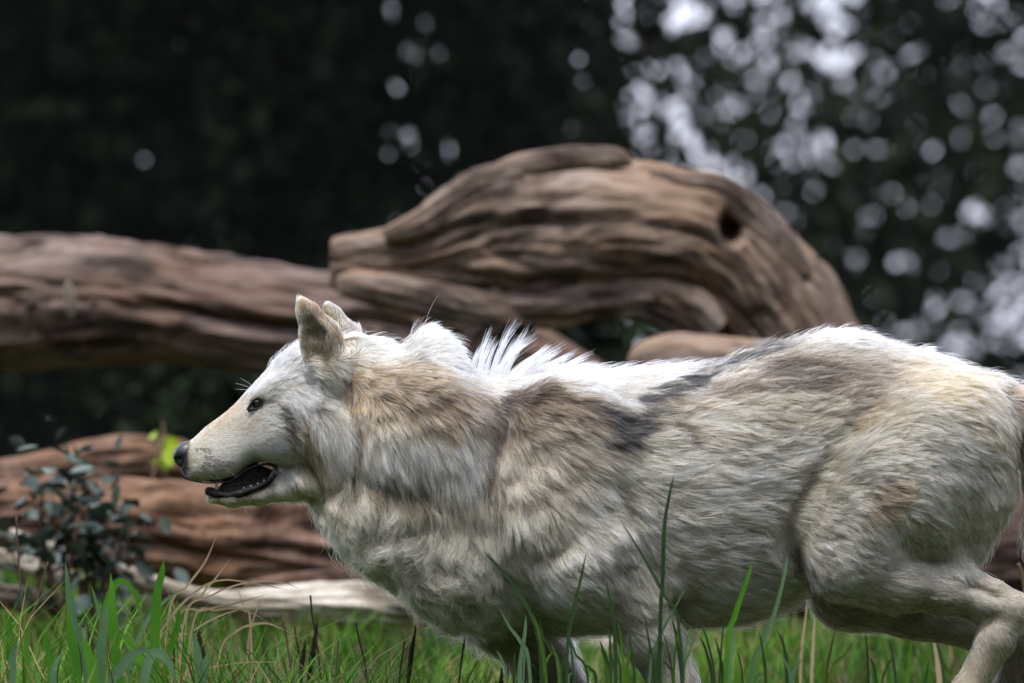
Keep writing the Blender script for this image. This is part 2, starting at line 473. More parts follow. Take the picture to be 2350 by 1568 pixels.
# ------------------------------------------------------------------ coat: direction, length and colour of the hair
# (dx, dy, ux, uy, length m, lift)
FUR = np.array([
 (440,1010,.8,-.5,.005,.10),(450,1055,1,.1,.006,.12),(480,1090,.9,.5,.006,.12),(500,1000,1,-.1,.007,.12),(520,950,.8,-.6,.006,.10),(560,1020,1,.1,.008,.12),(570,1065,1,.3,.008,.15),
 (575,880,.6,-.8,.010,.25),(600,880,.7,-.6,.012,.2),(588,950,1,.3,.008,.12),(620,1000,1,.3,.012,.15),(620,1050,1,.3,.010,.15),(640,830,.7,-.6,.020,.3),(680,860,.9,-.1,.020,.2),(650,930,.9,.4,.020,.2),
 (690,920,.7,.7,.030,.24),(690,1000,.6,.9,.032,.24),(740,960,.4,.9,.050,.26),(760,1040,.2,1,.050,.22),(780,900,.4,.9,.026,.2),(700,1080,.4,1,.035,.22),(650,1110,.8,.6,.018,.2),(560,1150,.9,.4,.010,.2),(500,1150,.6,.6,.006,.2),(620,1140,.9,.5,.016,.2),
 (690,1150,.5,.9,.034,.25),(830,780,1,-.3,.026,.35),(880,770,1,-.3,.030,.35),(960,740,.5,-.9,.036,.55),(1000,755,.8,-.6,.036,.5),(1060,820,.9,-.4,.032,.4),
 (860,850,.9,.3,.030,.25),(900,900,.8,.5,.034,.28),(960,840,.9,.2,.032,.28),(1040,880,.9,.4,.034,.25),(860,960,.5,.8,.036,.25),(870,1040,.3,1,.042,.25),(950,1000,.4,.9,.042,.25),(1040,1000,.3,.95,.046,.25),(1060,1090,.1,1,.050,.28),(960,1080,.2,1,.048,.28),
 (760,1180,.2,1,.040,.35),(840,1180,.2,1,.045,.38),(900,1250,.2,1,.046,.38),(850,1290,.1,1,.044,.4),(960,1330,.3,1,.046,.38),(1050,1250,.3,.95,.044,.35),(1040,1400,.3,1,.044,.38),(1130,1330,.5,.85,.042,.3),(1130,1200,.2,1,.042,.3),
 (1120,900,.9,.3,.034,.2),(1150,960,.5,.8,.034,.2),(1180,860,1,.1,.036,.25),(1300,855,1,.05,.034,.2),(1420,860,1,.05,.032,.16),(1540,850,1,0,.030,.16),
 (1250,950,.9,.4,.034,.2),(1190,1080,.3,.95,.036,.22),(1260,1080,.6,.8,.034,.2),(1340,1030,.9,.4,.034,.2),(1440,960,.95,.3,.036,.2),(1400,1080,.9,.4,.034,.2),(1420,1180,.7,.75,.034,.22),(1330,1180,.7,.7,.034,.22),(1240,1220,.5,.85,.036,.24),(1300,1320,.8,.5,.032,.2),
 (1400,1300,.4,.9,.032,.22),(1480,1300,.5,.9,.034,.22),(1220,1390,.95,.35,.032,.2),(1320,1420,.9,.45,.028,.2),(1430,1430,.7,.7,.026,.2),(1540,1400,.5,.9,.026,.2),(1500,1500,.3,.95,.016,.18),(1560,1600,.3,.95,.011,.15),(1300,1580,.3,.95,.012,.15),(1600,1720,.2,1,.010,.15),
 (1560,1050,1,.1,.036,.18),(1600,960,1,0,.034,.18),(1620,1150,1,.05,.036,.18),(1560,1250,1,.2,.036,.18),(1680,1250,1,.15,.036,.18),(1620,1380,1,.25,.036,.2),(1740,1360,.9,.5,.040,.25),(1770,1230,.4,.9,.036,.22),(1730,1120,1,-.05,.036,.18),(1700,1440,.9,.3,.036,.25),
 (1650,850,1,-.2,.030,.2),(1720,900,1,-.1,.034,.18),(1780,800,1,-.25,.032,.28),(1850,850,1,-.15,.036,.2),(1930,765,1,-.1,.034,.3),(1900,950,1,-.2,.036,.18),(1820,1020,1,-.2,.036,.18),(1890,1080,.8,-.45,.034,.2),(1960,1000,.9,-.35,.036,.2),
 (2000,850,1,0,.036,.2),(2050,950,1,.05,.034,.18),(2100,790,1,.25,.034,.3),(2150,900,1,.25,.034,.2),(2250,870,.95,.4,.034,.28),(2200,1000,.9,.4,.034,.18),(2290,980,.7,.7,.034,.2),(2080,1060,.95,.2,.032,.18),(1950,1110,.9,-.2,.032,.2),(1850,1180,.8,.2,.030,.2),
 (1880,1250,.9,.3,.028,.18),(1980,1180,.6,.7,.028,.22),(2030,1130,.9,.1,.028,.25),(2130,1140,.75,.65,.032,.18),(2220,1120,.6,.8,.034,.18),(2290,1150,.5,.9,.030,.22),(2280,1240,.3,.95,.030,.25),(2180,1230,.3,.95,.030,.2),(2060,1220,.4,.9,.028,.2),(1960,1300,.8,.55,.022,.18),
 (2060,1330,.95,.3,.020,.16),(2160,1350,.95,.3,.014,.15),(2200,1290,.5,.85,.020,.18),(2280,1360,.9,.4,.010,.14),(2320,1400,.7,.6,.009,.14),(2250,1450,.5,.5,.010,.14),(2220,1540,-.3,.95,.009,.14),(2150,1700,-.3,.95,.009,.14),(1900,1400,.9,.3,.020,.2),(2100,1430,.95,.3,.016,.18),
 (2330,900,.95,.4,.040,.3),(2380,980,.6,.8,.05,.3),(2430,1150,.1,1,.06,.3),(2410,1400,-.1,1,.06,.3),(2320,1560,-.2,1,.009,.15),
])
def fur_field(dx, dy):
    num = np.zeros((len(dx), 4)); den = np.zeros(len(dx))
    for r in FUR:
        w = 1.0 / (((dx-r[0])**2 + (dy-r[1])**2) / 900.0 + 0.6) ** 1.7
        u = r[2:4] / np.hypot(r[2], r[3])
        num += w[:, None] * np.array([u[0], u[1], r[4], r[5]]); den += w
    return num / den[:, None]

WHITE, CREAM, TAN, BUFF = (.72,.695,.63), (.66,.60,.50), (.56,.43,.30), (.70,.55,.39)
GREY, BROWN, DARK, BLACK = (.36,.33,.30), (.34,.27,.205), (.13,.11,.10), (.035,.033,.035)
# soft patches of the coat, some of them painted shade: (dx, dy, rx, ry, angle, colour, strength)
PATCH = [
 (1540,1220,440,250,0,(.70,.66,.585),.85),(1000,1260,230,160,30,(.60,.57,.49),.8),(2100,1150,260,190,0,(.72,.68,.61),.75),
 (640,920,110,120,0,(.88,.86,.81),.95),(560,1050,120,66,0,(.87,.86,.84),.95),(760,980,55,110,0,(.76,.73,.66),.8),
 (900,800,120,40,-3,WHITE,1),(985,790,95,62,0,WHITE,1),(1100,860,110,36,15,WHITE,1),(1250,870,170,34,3,WHITE,1),(1430,885,160,45,3,WHITE,1),(1570,850,130,26,-4,WHITE,1),
 (880,900,95,60,0,(.54,.42,.30),.85),(960,885,120,42,5,(.43,.335,.245),.9),(1050,925,100,48,12,(.30,.24,.19),.9),(990,955,110,28,10,(.36,.29,.22),.8),(830,960,24,60,0,(.40,.32,.24),.4),
 (960,1035,140,58,0,(.82,.78,.70),.95),(1085,1035,50,100,0,(.80,.77,.71),.9),
 (920,1110,90,22,0,(.30,.25,.19),.6),(1050,1120,70,20,0,(.36,.29,.22),.6),  # shadow under the neck ruff, painted in
 (1165,945,45,42,0,(.16,.13,.11),.9),(1130,1000,24,80,8,DARK,.85),(1135,1110,24,70,-10,(.20,.18,.165),.7),(1100,950,40,40,0,(.26,.21,.17),.7),
 (1260,925,110,32,6,(.25,.20,.165),.9),(1330,940,110,40,10,(.33,.27,.22),.8),(1240,980,100,60,0,(.36,.30,.24),.75),(1190,1090,40,90,0,(.42,.35,.28),.45),(1350,1030,90,50,10,(.46,.40,.33),.7),(1290,1080,80,50,0,(.42,.36,.29),.6),
 (1428,964,76,33,10,BLACK,.95),(1400,1005,44,40,0,(.05,.048,.05),.9),(1490,960,60,22,20,(.06,.057,.06),.7),(1530,940,30,50,50,(.10,.09,.085),.5),
 (1530,890,80,16,-28,(.05,.05,.055),.9),(1620,850,90,15,-20,(.06,.06,.065),.9),(1720,808,70,17,-22,(.09,.085,.085),.9),(1780,790,60,20,-12,(.16,.15,.145),.7),
 (1560,930,70,22,10,(.60,.49,.36),.6),(1640,900,90,26,-10,(.40,.34,.29),.7),(1750,860,110,34,-12,(.36,.30,.26),.75),(1870,850,120,40,-5,(.38,.32,.28),.7),(1960,880,90,50,0,(.42,.35,.30),.7),(1800,950,120,30,-5,(.46,.40,.33),.6),(1650,1010,120,26,-5,(.48,.42,.35),.5),
 (1930,785,110,24,0,(.70,.67,.62),.7),(2100,800,90,22,14,(.74,.70,.63),.7),
 (2090,860,70,40,10,BUFF,.7),(2180,890,100,50,15,(.72,.56,.39),.85),(2240,960,80,46,40,(.64,.52,.39),.7),(2000,960,90,36,-25,(.66,.53,.39),.6),(2320,900,50,40,30,(.42,.34,.27),.8),(2390,1050,70,130,0,(.36,.30,.24),.9),
 (2020,1140,58,44,-20,(.36,.28,.195),.8),(2000,1180,40,30,0,(.38,.30,.22),.5),(2130,1270,80,40,10,(.36,.33,.29),.5),
 (2200,1420,140,110,0,(.62,.575,.52),.8),(1540,1540,120,120,0,(.64,.61,.56),.8),(1300,1560,90,90,0,(.60,.58,.53),.8),(2350,1560,60,120,0,(.38,.33,.28),.9),(2060,1420,200,60,0,(.40,.36,.30),.7),  # leg tones; the far hind thigh is darkened as painted shade
 (1250,1150,40,80,0,(.44,.38,.31),.5),(1390,1210,60,50,30,(.62,.58,.52),.6),(1230,1360,90,50,20,(.74,.73,.70),.7),(1390,1330,60,60,0,(.44,.40,.36),.6),
 (500,956,50,11,-38,(.66,.53,.42),.75),(540,930,34,12,-38,(.68,.56,.45),.65),(575,975,34,12,-38,(.70,.58,.48),.5),
 (655,965,18,40,-15,(.24,.23,.225),.75),(640,935,12,26,-30,(.34,.33,.32),.55),(672,1010,18,36,-10,(.36,.32,.27),.7),(700,985,16,40,-15,(.34,.27,.21),.75),(712,1050,30,34,0,(.34,.30,.22),.75),(700,1100,34,30,0,(.46,.42,.34),.5),  # cheek markings; the lowest dark ones paint shade under the cheek
 (735,925,40,14,15,(.66,.55,.43),.4),(505,1065,40,22,15,(.60,.58,.57),.4),(600,890,26,16,-40,(.66,.65,.62),.4),
 (860,1190,34,24,0,(.42,.36,.28),.5),(760,1130,40,30,0,(.50,.44,.35),.5),
]
LINES = [  # dark markings, with crease shade painted along the folds
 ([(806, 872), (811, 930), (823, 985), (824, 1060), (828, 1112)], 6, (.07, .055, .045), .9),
 ([(1150, 925), (1144, 985), (1126, 1040), (1120, 1110), (1136, 1165)], 16, (.10, .09, .08), .6),  # shoulder stripe that also paints shade into the crease
 ([(1462, 925), (1540, 882), (1620, 848), (1700, 812), (1765, 786)], 15, (.03, .03, .035), .9),
 ([(1480, 932), (1530, 958), (1570, 1002)], 11, (.05, .047, .047), .8), ([(1505, 905), (1560, 930), (1600, 948)], 9, (.06, .055, .055), .8), ([(1390, 985), (1430, 1010), (1480, 1022)], 12, (.05, .047, .05), .7),
 ([(1330, 925), (1390, 945), (1470, 950)], 12, (.04, .038, .04), .85), ([(1170, 905), (1260, 905), (1350, 925)], 12, (.17, .135, .11), .8),
 ([(640, 935), (652, 965), (662, 1000)], 9, (.10, .098, .10), .65), ([(690, 940), (705, 985), (716, 1040), (740, 1085)], 14, (.24, .20, .15), .7), ([(1850, 1085), (1806, 1155), (1793, 1205)], 9, (.30, .25, .19), .4),  # cheek streaks, then shade painted under the cheek and in the thigh fold
 ([(860, 1098), (930, 1112), (1010, 1108)], 20, (.17, .14, .10), .75), ([(570, 950), (600, 940)], 5, (.5, .48, .46), .4),  # first line paints the shadow below the neck ruff
]
WHISK = [(519,1047),(531,1046),(541,1052),(514,1058),(525,1062),(537,1066),(548,1054),(553,1064),(560,1057),(510,1066),(520,1073),(533,1078),(545,1074),(556,1074),(565,1066),(498,1030),(507,1028),(516,1029),(526,1029),(548,1083),(535,1087),(520,1084),(570,1056)]
WHISK = [(x - 46, y + 2) for x, y in WHISK]
LIP = [(414, 1078), (425, 1094), (445, 1103), (480, 1107), (520, 1105), (545, 1093), (562, 1080), (585, 1069), (612, 1063), (634, 1070)]
JLIP = [(479, 1130), (500, 1131), (530, 1133), (560, 1129), (590, 1119), (618, 1104), (636, 1083)]

def coat_colour(P, NRM=None):
    """coat colour at points P, with painted shade in folds and undersides"""
    wob = np.stack([fbm(P, 22, 3, 3), fbm(P, 22, 3, 9)], 1) * 16 + np.stack([vnoise(P, 120, 5), vnoise(P, 120, 6)], 1) * 7
    dx, dy = disp(P); dx = dx + wob[:, 0]; dy = dy + wob[:, 1]
    C = np.tile(np.array(CREAM), (len(P), 1))
    face = np.clip((760 - dx) / 60, 0, 1)
    dx0, dy0 = disp(P)
    dxx = dx * (1 - face) + (dx0 + (dx - dx0) * .35) * face; dyy = dy * (1 - face) + (dy0 + (dy - dy0) * .35) * face
    streak = vnoise(np.stack([dx / 70, dy / 8, P[:, 1] * 90], 1), 1, 301) * .6 + vnoise(np.stack([dx / 30, dy / 4.5, P[:, 1] * 150], 1), 1, 311) * .4
    for (cx, cy, rx, ry, an, col, st) in PATCH:
        a = math.radians(an); ca, sa = math.cos(a), math.sin(a)
        u = ((dxx-cx)*ca + (dyy-cy)*sa) / rx; v = (-(dxx-cx)*sa + (dyy-cy)*ca) / ry
        q = np.sqrt(u*u + v*v)
        w = st * np.clip(1.35 - q, 0, .7) / .7
        w = w * w * (3 - 2 * w)
        if sum(col) < .6 and cx > 1100: w = w * np.clip(.78 + 1.0 * streak, .1, 1)
        C = C * (1 - w[:, None]) + np.array(col) * w[:, None]
    for (pts, wd, col, st) in LINES:
        q = poly_dist(dxx + streak * wd * .8, dyy + streak * wd * .5, pts) / wd
        w = (st * np.clip(1.5 - q, 0, 1) * np.where(dx > 1300, np.clip(.75 + .9 * streak, .1, 1), 1))[:, None]
        C = C * (1 - w) + np.array(col) * w
    # agouti: dark guard hair in streaks over the saddle, buff streaks between
    sad = np.clip(1.3 - np.hypot((dx - 1800) / 260, (dy - 870) / 85), 0, 1) + .5 * np.clip(1.2 - np.hypot((dx - 1230) / 150, (dy - 960) / 80), 0, 1) + .35 * np.clip(1.3 - np.hypot((dx - 1000) / 170, (dy - 920) / 70), 0, 1)
    blot = fbm(P, 16, 3, 321)
    w = (np.clip(sad, 0, 1) * np.clip((streak * .8 + blot * .9 + .10) * 2.8, 0, .92))[:, None]
    C = C * (1 - w) + np.array((.10, .085, .08)) * w
    w = (np.clip(sad, 0, 1) * np.clip((-streak * .7 - blot * .5 - .22) * 2.2, 0, .6))[:, None]
    C = C * (1 - w) + np.array((.66, .56, .44)) * w
    fl = np.clip((dx - 1150) / 120, 0, 1)
    C = C * (1 + .13 * (fl * streak)[:, None])
    # ears
    e = ear_mask(P)
    d_edge = np.minimum(poly_dist(dx0, dy0, [(694, 706), (704, 690), (725, 700), (772, 755), (798, 800), (806, 870)]), 60)
    rim = np.clip(1 - d_edge / 17, 0, 1)[:, None] * e[:, None]
    C = C * (1 - e[:, None]*.75) + np.array((.68, .63, .55)) * e[:, None]*.75
    C = C * (1 - rim*.9) + np.array((.62, .44, .28)) * rim*.9
    cav = ear_cavity(P)[:, None]
    C = C * (1 - cav) + np.array((.34, .29, .235)) * cav
    return np.clip(.9 * (C / .9) ** 1.7 * np.array([1.0, .965, .805]), .008, .95)

def ear_mask(P):
    dx, dy = disp(P)
    top = np.clip((832 - dy) / 30, 0, 1)
    a = np.interp(dx, [670, 690, 815, 840], [0, 1, 1, 0])
    skull = np.interp(dx, [680, 720, 800, 840], [783, 770, 767, 770])
    side = np.clip((np.abs(P[:, 1]) - 0.022) / 0.01, 0, 1)
    above = np.clip((skull + 10 - dy) / 12, 0, 1)
    return np.maximum(a * top * side, a * above * (dx < 822))

def ear_cavity(P):
    d = np.full(len(P), 9.0)
    for c, r_ in HOLLOW: d = np.minimum(d, np.linalg.norm(P - c, axis=1) / r_)
    return np.clip((1.16 - d) / .3, 0, 1)

def skin_dark(P):
    """0..1: bare dark skin (lips, mouth, eye rims)"""
    dx, dy = disp(P)
    l = np.clip(1.25 - poly_dist(dx, dy, LIP) / 6.5, 0, 1) * (dy > 1060)
    j = np.clip(1.3 - poly_dist(dx, dy, JLIP) / 9.0, 0, 1)
    m = ((dx > 478) & (dx < 636) & (np.abs(P[:, 1]) < 0.018) & (dy > 1060) & (dy < 1140)).astype(float)
    fr = np.clip(np.maximum((438 - dx) / 8 * (dy < 1080), (430 - dx) / 8), 0, 1)
    eye = np.clip(1.3 - np.hypot((dx-590)/17, (dy-926)/13) , 0, 1) * (np.abs(P[:, 1]) > .02)
    eye = np.clip(eye * 3, 0, 1)
    return np.clip(np.maximum.reduce([l, j, m, fr, eye]), 0, 1)

def value_rand(n): return rng.random(n)

_bx, _by = disp(WV)
body_col = coat_colour(WV) * (0.30 + .45 * np.clip(1 - fur_field(_bx, _by)[:, 2] / .02, 0, 1))[:, None]  # skin darkened as painted shade between the locks
sk = skin_dark(WV)[:, None]
inner = np.clip(1 - np.abs(WV[:, 1]) / 0.02, 0, 1)[:, None] * sk
body_col = body_col * (1 - sk) + np.array((.012, .011, .012)) * sk
m_skin = Mat('wolf_skin', rough=0.75)
m_skin.color(m_skin.attr('Col'))
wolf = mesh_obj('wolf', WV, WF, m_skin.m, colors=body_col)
tag(wolf, 'pale cream and grey wolf running with its mouth slightly open', 'wolf')

def make_fur(name, n, seed, thin=1.0, tuft=None):
    r = np.random.default_rng(seed)
    fa = WA.copy()
    fc = WV[WF].mean(1); fn = WN[WF].mean(1); fn /= np.linalg.norm(fn, axis=1, keepdims=True)
    fdx, fdy = disp(fc)
    wgt = fa * np.where(fn[:, 1] < 0.25, 1.0, 0.22)
    wgt *= np.where(fdy > 1600, .35, 1) * np.where(fdx > 2380, .3, 1)
    wgt *= np.where((fdx < 720) & (fn[:, 1] < .3), 2.6, 1) * np.where((fdy > 1240) & (fdx > 1900) | (fdy > 1420), 1.5, 1)
    wgt *= 1 - skin_dark(fc) * .97
    wgt *= 1 - ear_cavity(fc) * .6
    pick = r.choice(len(WF), n, p=wgt / wgt.sum())
    u, v = r.random(n), r.random(n)
    q = WV[WF[pick]]; qn = WN[WF[pick]]
    bil = lambda a: a[:, 0]*((1-u)*(1-v))[:, None] + a[:, 1]*(u*(1-v))[:, None] + a[:, 2]*(u*v)[:, None] + a[:, 3]*((1-u)*v)[:, None]
    R, N = bil(q), bil(qn)
    N /= np.linalg.norm(N, axis=1, keepdims=True)
    dx, dy = disp(R)
    F = fur_field(dx, dy)
    e = ear_mask(R)
    D2, L, lift = F[:, :2], F[:, 2].copy(), F[:, 3].copy()
    D2 = D2 * (1 - e[:, None]) + np.array([-.35, -.94]) * e[:, None]
    L = L * (1 - e) + .0065 * e
    lift = lift * (1 - e) + .15 * e
    # low frequency swirl of the coat, stronger on the woolly chest and throat
    wool = np.clip(1 - poly_dist(dx, dy, [(760, 1180), (900, 1240), (1050, 1300), (1080, 1400)]) / 150, 0, 1)
    ang = fbm(R, 26, 2, 21) * (.38 + .75 * wool) + fbm(R, 75, 2, 31) * (.25 + .6 * wool) * np.clip(L / .03, .2, 1)
    ang += r.normal(0, .10, n)
    ca, sa = np.cos(ang), np.sin(ang)
    D2 = np.stack([D2[:, 0]*ca - D2[:, 1]*sa, D2[:, 0]*sa + D2[:, 1]*ca], 1)
    T = np.stack([D2[:, 0], np.zeros(n), -D2[:, 1]], 1)
    T -= (T * N).sum(1, keepdims=True) * N
    # where the surface faces up or down the flow still runs back along the body
    T /= np.maximum(np.linalg.norm(T, axis=1, keepdims=True), 1e-6)
    B = np.cross(N, T)
    L = L * np.where(dx > 1380, .90, 1.04) * (0.66 + .55 * r.random(n)) * (1 + .25 * fbm(R, 60, 2, 41))
    fly = (r.random(n) < .05) & (L > .018)
    L = np.where(fly, L * 1.35, L)
    lift = np.clip(lift * 1.15 * (1 + .6 * vnoise(R, 45, 51)) + r.normal(0, .05, n) + wool * .12 * vnoise(R, 60, 57), .03, .9)
    lift = np.where(fly, np.clip(lift + .22 + .2 * r.random(n), 0, .9), lift)
    K = 6
    s = np.linspace(0, 1, K)
    pts = np.zeros((n, K, 3))
    curl = (.10 + .26 * wool) * L
    ph = vnoise(R, 55, 61) * 6 + r.normal(0, .35, n)
    fq = 2.2 + 2.2 * wool
    for k in range(K):
        t = s[k]
        up = lift * t - lift * .55 * t * t
        along = np.sqrt(np.maximum(1 - lift ** 2, .05)) * t
        side = curl / L * (np.sin(ph + fq * t * 2) - np.sin(ph)) * t * .6
        pts[:, k] = R + L[:, None] * (T * along[:, None] + N * up[:, None] + B * side[:, None])
    # locks: strands lean towards their lock's leading strand, fine locks inside coarse ones
    from mathutils import kdtree
    lockval = np.zeros(n)
    for lv, (per, amt, rad_) in enumerate(((70, .36, .03), (8, .64, .016))):
        lead = r.choice(n, max(2, n // per), replace=False)
        kd = kdtree.KDTree(len(lead))
        for i, j in enumerate(lead): kd.insert(R[j], i)
        kd.balance()
        li = lead[np.array([kd.find(p)[1] for p in R])]
        cl = amt * np.clip(.75 + .45 * vnoise(R, 40, 71 + lv) + .3 * wool, .1, 1.05) * np.clip(L / .02, .2, 1) * (r.random(n) > .10) * (~fly)
        same = np.clip((T * T[li]).sum(1), 0, 1) * (np.linalg.norm(R - R[li], axis=1) < rad_)
        for k in range(1, K):
            w = np.clip(cl * same * s[k] ** 1.2, 0, .95)[:, None]
            pts[:, k] = pts[:, k] * (1 - w) + (pts[li, k] + (R - R[li]) * .15) * w
        lockval += r.normal(0, (.13, .23)[lv], n)[li]
    # colour: root, body and tip of each hair; dark roots paint shade between locks
    C = coat_colour(R)
    lum = C.mean(1, keepdims=True)
    dark = np.clip((.5 - lum) / .35, 0, 1)
    jit = np.exp(r.normal(0, .27, (n, 1)) + lockval[:, None] + .10 * fbm(R, 90, 2, 81)[:, None])
    warm = 1 + r.normal(0, .03, (n, 1)) * np.array([[1, .2, -1.2]])
    C = np.clip(C * jit * warm, .012, .93)
    pale = r.random((n, 1)) < .36 * dark * np.clip((lum - .05) / .12, .12, 1) * np.clip((dx - 740) / 60, 0, 1)[:, None]
    C = np.where(pale, C * .35 + np.array(CREAM) * .65, C)
    blk = r.random((n, 1)) < (.10 + .20 * dark) * (lum < .60)
    ds = np.clip((dx - 640) / 60, 0, 1)[:, None]
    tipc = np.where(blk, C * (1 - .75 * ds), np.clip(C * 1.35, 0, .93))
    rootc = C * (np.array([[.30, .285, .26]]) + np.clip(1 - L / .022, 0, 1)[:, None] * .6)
    wd = np.zeros(n)
    for (wx_, wy_) in WHISK:
        wd = np.maximum(wd, np.clip(1.5 - np.hypot(dx - wx_, (dy - wy_) * 1.2) / 3.0, 0, 1))
    wd *= (R[:, 1] < 0.02)
    sd = np.clip(skin_dark(R) * 1.2, 0, 1)
    dm = np.clip(np.maximum(wd, sd), 0, 1)[:, None] * .93
    col = np.ones((n, K, 4), np.float32)
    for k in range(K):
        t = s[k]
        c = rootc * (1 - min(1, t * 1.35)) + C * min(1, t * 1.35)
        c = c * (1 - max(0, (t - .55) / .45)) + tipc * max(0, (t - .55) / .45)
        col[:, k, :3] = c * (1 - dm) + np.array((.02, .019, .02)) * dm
    rad = (0.00029 * thin * np.clip(L / .02, .62, 1.0))[:, None] * np.interp(s, [0, .5, .85, 1], [1, .95, .55, .10])[None, :]
    rad = rad * (.75 + .5 * r.random((n, 1))) * np.where(fly, .6, 1)[:, None]
    return pts, rad, col

def curves_obj(name, pts, rad, col, mat, parent):
    n, K = pts.shape[:2]
    cu = bpy.data.hair_curves.new(name)
    cu.add_curves([K] * n)
    cu.position_data.foreach_set('vector', pts.astype(np.float32).ravel())
    a = cu.attributes.get('radius') or cu.attributes.new('radius', 'FLOAT', 'POINT')
    a.data.foreach_set('value', rad.astype(np.float32).ravel())
    a = cu.attributes.new('Col', 'FLOAT_COLOR', 'POINT')
    a.data.foreach_set('color', col.astype(np.float32).ravel())
    cu.materials.append(mat)
    o = bpy.data.objects.new(name, cu)
    COL.objects.link(o)
    o.parent = parent
    return o

m_fur = Mat('wolf_fur')
m_fur.n.remove(m_fur.b)
hb = m_fur.node('ShaderNodeBsdfHairPrincipled')
hb.model = 'CHIANG'
hb.parametrization = 'COLOR'
hb.inputs['Roughness'].default_value = 0.42
hb.inputs['Radial Roughness'].default_value = 0.55
hb.inputs['Coat'].default_value = 0.0
hb.inputs['Random Roughness'].default_value = 0.2
m_fur.link(m_fur.attr('Col'), hb.inputs['Color'])
m_fur.link(hb.outputs[0], m_fur.n['Material Output'].inputs['Surface'])

NFUR = 400000
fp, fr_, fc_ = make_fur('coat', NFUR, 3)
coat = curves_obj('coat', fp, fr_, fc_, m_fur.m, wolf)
coat['kind'] = 'stuff'
# ================================================================== ground
def ground_h(x, y):
    p = np.stack([x, y, 0 * x], 1)
    base = np.interp(y, [-14, -1, 0.5, 3.8, 6, 40, 3000], [-.06, -.02, .02, .16, .20, .25, .25])
    amp = np.interp(y, [-14, 8, 40, 100], [.02, .03, .08, 0])
    return base + amp * fbm(p, .9, 3, 5) + .006 * vnoise(p, 9, 8) * (np.abs(x) < 6)
gx = np.concatenate([[-2500, -600, -150, -40, -15], np.linspace(-6, 6, 121), [15, 40, 150, 600, 2500]])
gy = np.concatenate([[-400, -60, -20], np.linspace(-14, 10, 181), [14, 20, 30, 45, 80, 200, 700, 2500]])
GXX, GYY = np.meshgrid(gx, gy, indexing='ij')
gz = ground_h(GXX.ravel(), GYY.ravel())
nxg, nyg = len(gx), len(gy)
ii, jj = np.meshgrid(np.arange(nxg-1), np.arange(nyg-1), indexing='ij')
q = (ii*nyg + jj).ravel()
m = Mat('soil', rough=.95, spec=.2)
tc = m.node('ShaderNodeTexCoord').outputs['Object']
a = m.noise(tc, 2.2, 6, .6); b = m.noise(tc, 30, 6, .7)
c1 = m.ramp(a, [(.35, (.055, .042, .028)), (.55, (.10, .075, .05)), (.75, (.16, .12, .085))])
c1 = m.mix(b, c1, m.mix(.55, c1, (.05, .045, .02)))
m.color(m.mix(m.ramp(m.noise(tc, .7, 5, .6), [(.42, (0, 0, 0)), (.58, (1, 1, 1))]), c1, (.035, .055, .014)))
m.bump(b, .8, .02)
g = mesh_obj('ground', np.stack([GXX.ravel(), GYY.ravel(), gz], 1), np.stack([q, q+nyg, q+nyg+1, q+1], 1), m.m)
tag(g, kind='structure')

# ================================================================== wood
def catmull(P, n):
    P = np.asarray(P, float)
    k = np.arange(len(P)); t = np.linspace(0, len(P)-1, n)
    return np.stack([smooth_curve(k, P[:, i], t) for i in range(P.shape[1])], 1)

def tube(path, nu, nv, shape=None, caps=True, seed=0):
    """path rows: x y z r. returns verts, faces, grain coords; shape(u_m, ang, r, frac) -> radius"""
    C = catmull(path, nu)
    c, r = C[:, :3], C[:, 3]
    tan = np.gradient(c, axis=0); tan /= np.linalg.norm(tan, axis=1, keepdims=True)
    ref = np.array([0, -1.0, 0.0])
    b1 = ref - (tan @ ref)[:, None] * tan
    bad = np.linalg.norm(b1, axis=1) < .05
    b1[bad] = np.array([1.0, 0, 0])
    b1 /= np.linalg.norm(b1, axis=1, keepdims=True)
    b2 = np.cross(tan, b1)
    u = np.concatenate([[0], np.cumsum(np.linalg.norm(np.diff(c, axis=0), axis=1))])
    ang = np.linspace(0, 2*np.pi, nv, endpoint=False)
    U, A = np.meshgrid(u, ang, indexing='ij')
    R = np.repeat(r[:, None], nv, 1)
    if shape is not None: R = shape(U, A, R)
    V = c[:, None] + R[..., None] * (np.cos(A)[..., None]*b1[:, None] + np.sin(A)[..., None]*b2[:, None])
    G = np.stack([U, np.cos(A)*r.mean(), np.sin(A)*r.mean()], -1)
    V, G = V.reshape(-1, 3), G.reshape(-1, 3)
    i, j = np.meshgrid(np.arange(nu-1), np.arange(nv), indexing='ij')
    j2 = (j + 1) % nv
    F = np.stack([i*nv+j, i*nv+j2, (i+1)*nv+j2, (i+1)*nv+j], -1).reshape(-1, 4)
    F = [tuple(f) for f in F]
    if caps:
        for e, s in ((0, 1), (nu-1, -1)):
            V = np.vstack([V, c[e]]); G = np.vstack([G, [u[e], 0, 0]])
            k = len(V) - 1
            for jx in range(nv):
                a_, b_ = e*nv+jx, e*nv+(jx+1) % nv
                F.append((k, b_, a_) if s == 1 else (k, a_, b_))
    return V, F, G

